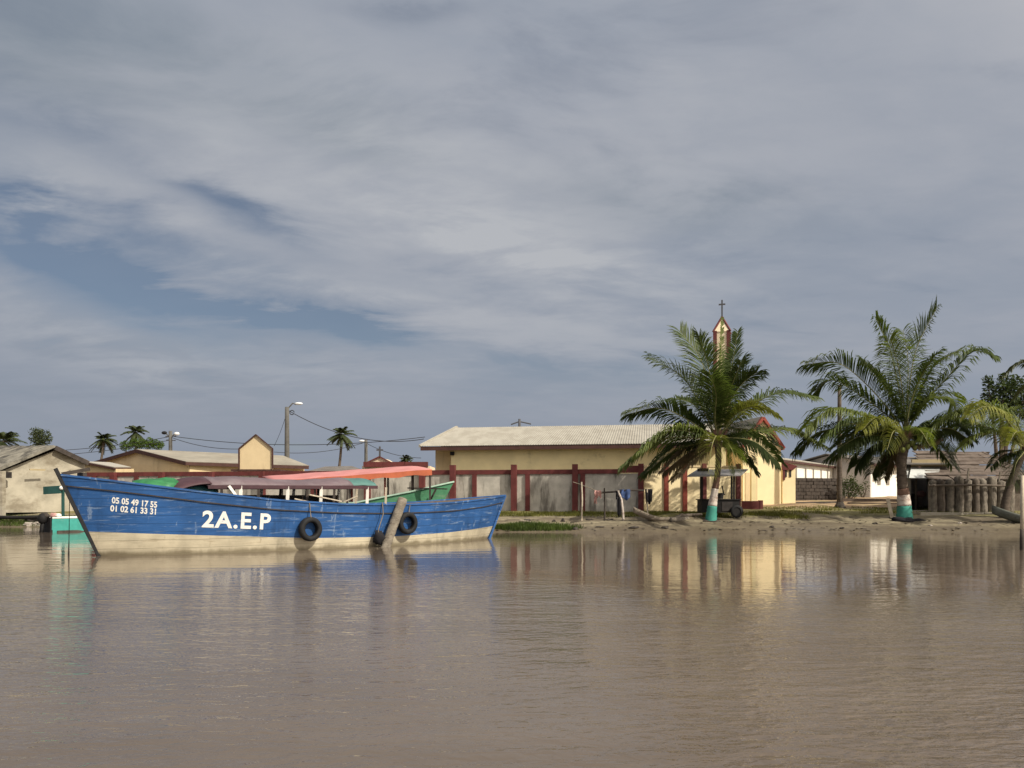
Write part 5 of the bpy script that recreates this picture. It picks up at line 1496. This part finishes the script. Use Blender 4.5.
world = bpy.data.worlds.new('World'); scene.world = world; world.use_nodes = True
nt = NT(world.node_tree); nt.n.clear()
sky = nt.new('ShaderNodeTexSky', sky_type='NISHITA', sun_disc=False)
sky.sun_elevation = R(EL); sky.sun_rotation = R(180 - AZ); sky.altitude = 0; sky.air_density = 1.0; sky.dust_density = 1.0; sky.ozone_density = 2.0
dirv = nt.new('ShaderNodeTexCoord').outputs['Generated']
sx = nt.new('ShaderNodeSeparateXYZ'); nt.l.new(dirv, sx.inputs[0])
az = nt.m('ARCTAN2', sx.outputs[0], sx.outputs[1])
hyp = nt.m('SQRT', nt.m('ADD', nt.m('MULTIPLY', sx.outputs[0], sx.outputs[0]), nt.m('MULTIPLY', sx.outputs[1], sx.outputs[1])))
el = nt.m('ARCTAN2', sx.outputs[2], hyp)
cv = nt.new('ShaderNodeCombineXYZ')
zc_ = nt.m('ADD', nt.m('ABSOLUTE', sx.outputs[2]), .16)
nt.put(cv.inputs[0], nt.m('DIVIDE', sx.outputs[0], zc_)); nt.put(cv.inputs[1], nt.m('DIVIDE', sx.outputs[1], zc_))
pv = cv.outputs[0]
nb = nt.noise(nt.mapping(pv, (.75, .9, 1), rot=(0, 0, R(-28)), loc=(2.3, .7, 0)), 1.1, 7, .52, .35)
nm_ = nt.noise(nt.mapping(pv, (.8, 1.5, 1), rot=(0, 0, R(-32)), loc=(.3, 4.7, 0)), 2.3, 8, .58, .4)
nf = nt.noise(nt.mapping(pv, (1, 1.6, 1), rot=(0, 0, R(-30))), 5.5, 6, .6, .3)


def blob(px, py, rx, ry, rot=0):
    """soft patch of sky in azimuth / elevation"""
    a0 = math.atan((px - CX) / F); e0 = math.atan((HY - py) / F / math.sqrt(1 + ((px - CX) / F) ** 2))
    da = nt.m('SUBTRACT', az, a0); de = nt.m('SUBTRACT', el, e0)
    wob = nt.m('MULTIPLY', nt.m('SUBTRACT', nm_, .5), .10)
    de = nt.m('ADD', de, wob); da = nt.m('ADD', da, nt.m('MULTIPLY', nt.m('SUBTRACT', nb, .5), .16))
    c_, s__ = math.cos(R(rot)), math.sin(R(rot))
    u = nt.m('ADD', nt.m('MULTIPLY', da, c_), nt.m('MULTIPLY', de, s__)); v = nt.m('SUBTRACT', nt.m('MULTIPLY', de, c_), nt.m('MULTIPLY', da, s__))
    u = nt.m('DIVIDE', u, rx / F); v = nt.m('DIVIDE', v, ry / F)
    r2 = nt.m('ADD', nt.m('MULTIPLY', u, u), nt.m('MULTIPLY', v, v))
    return nt.m('EXPONENT', nt.m('MULTIPLY', r2, -1.0))


def total(lst):
    acc = None
    for (w, *a) in lst:
        t = nt.m('MULTIPLY', blob(*a), w); acc = t if acc is None else nt.m('ADD', acc, t)
    return acc


gaps = total([(.5, 400, 330, 60, 12, -4), (.8, 15, 208, 40, 14, 10), (.7, 150, 325, 90, 16, -10), (.6, 190, 255, 90, 22, -14), (.45, 640, 372, 200, 16, 0), (.6, 100, 285, 60, 10, -14), (1.3, 40, 245, 85, 34, -12), (1.1, 245, 208, 75, 14, -16), (1.3, 320, 326, 130, 16, -6), (.8, 190, 300, 120, 14, -10), (.5, 60, 125, 70, 14, 0), (.55, 395, 6, 60, 10, 0), (.15, 880, 250, 240, 130, 10)])
gapf = nt.m('MULTIPLY', gaps, nt.ramp(nt.m('ADD', nm_, nt.m('MULTIPLY', nf, .35)), .98, .56))
gapf = nt.m('ADD', gapf, nt.m('MULTIPLY', nt.ramp(nm_, .46, .28), .3), clamp=True)
bright = total([(.8, 420, 165, 170, 60, -25), (.9, 490, 235, 150, 26, -12), (.5, 230, 140, 90, 40, -30), (.7, 40, 180, 50, 24, 0), (.6, 170, 205, 50, 24, -20), (.35, 640, 120, 160, 160, 0), (.5, 60, 330, 110, 26, -10), (.6, 330, 285, 130, 12, -6), (.45, 310, 365, 70, 20, 0), (.5, 170, 365, 60, 20, 0), (.3, 560, 330, 160, 60, 0)])
darkm = total([(.9, 280, 85, 110, 34, -10), (.8, 40, 50, 130, 60, 0), (.8, 690, 205, 110, 28, -8), (.35, 370, 150, 60, 18, -5), (.4, 60, 400, 300, 50, 0)])
cloud = nt.mix(nt.ramp(nt.m('ADD', nb, nt.m('MULTIPLY', nt.m('SUBTRACT', nf, .5), .2)), .34, .66), (.288, .320, .380), (.346, .366, .414))
cloud = nt.mix(nt.m('MULTIPLY', bright, nt.m('ADD', .25, nt.m('MULTIPLY', nt.ramp(nt.m('ADD', nm_, nt.m('MULTIPLY', nt.m('SUBTRACT', nf, .5), .35)), .38, .64), .85)), clamp=True), cloud, (.43, .445, .475))
cloud = nt.mix(nt.m('MULTIPLY', darkm, nt.m('ADD', .3, nt.m('MULTIPLY', nt.ramp(nm_, .62, .38), .6)), clamp=True), cloud, (.205, .245, .292))
low = nt.ramp(el, .24, .0)
cloud = nt.mix(nt.m('MULTIPLY', low, .72), cloud, (.226, .262, .328))
# clouds near the sun, behind the camera, are brighter
dt = nt.new('ShaderNodeVectorMath', operation='DOT_PRODUCT'); nt.l.new(dirv, dt.inputs[0]); dt.inputs[1].default_value = sund
sunk = nt.ramp(dt.outputs['Value'], .12, 1.0)
cloud = nt.mix(sunk, cloud, (1.35, 1.22, 1.08))
bgs = nt.new('ShaderNodeBackground'); nt.l.new(sky.outputs[0], bgs.inputs[0]); bgs.inputs[1].default_value = .06
bgc = nt.new('ShaderNodeBackground'); nt.put(bgc.inputs[0], cloud); bgc.inputs[1].default_value = 1.07
mx = nt.new('ShaderNodeMixShader'); nt.put(mx.inputs[0], nt.m('SUBTRACT', 1.0, nt.m('MULTIPLY', gapf, .74), clamp=True)); nt.l.new(bgs.outputs[0], mx.inputs[1]); nt.l.new(bgc.outputs[0], mx.inputs[2])
out = nt.new('ShaderNodeOutputWorld'); nt.l.new(mx.outputs[0], out.inputs[0])

cam = bpy.data.cameras.new('camera'); co = bpy.data.objects.new('camera', cam); COL.objects.link(co)
co.location = (0, 0, CH); co.rotation_euler = (R(90), 0, 0); cam.sensor_fit = 'HORIZONTAL'; cam.sensor_width = 36; cam.lens = F / 1024 * 36
cam.shift_y = (HY - 384) / 1024; cam.clip_start = .1; cam.clip_end = 5000
scene.camera = co
vs = scene.view_settings
vs.view_transform = 'Standard'; vs.look = 'None'; vs.exposure = 0; vs.gamma = 1; vs.use_curve_mapping = False
scene.cycles.max_bounces = 6; scene.cycles.diffuse_bounces = 3; scene.cycles.glossy_bounces = 3
scene.cycles.use_denoising = True
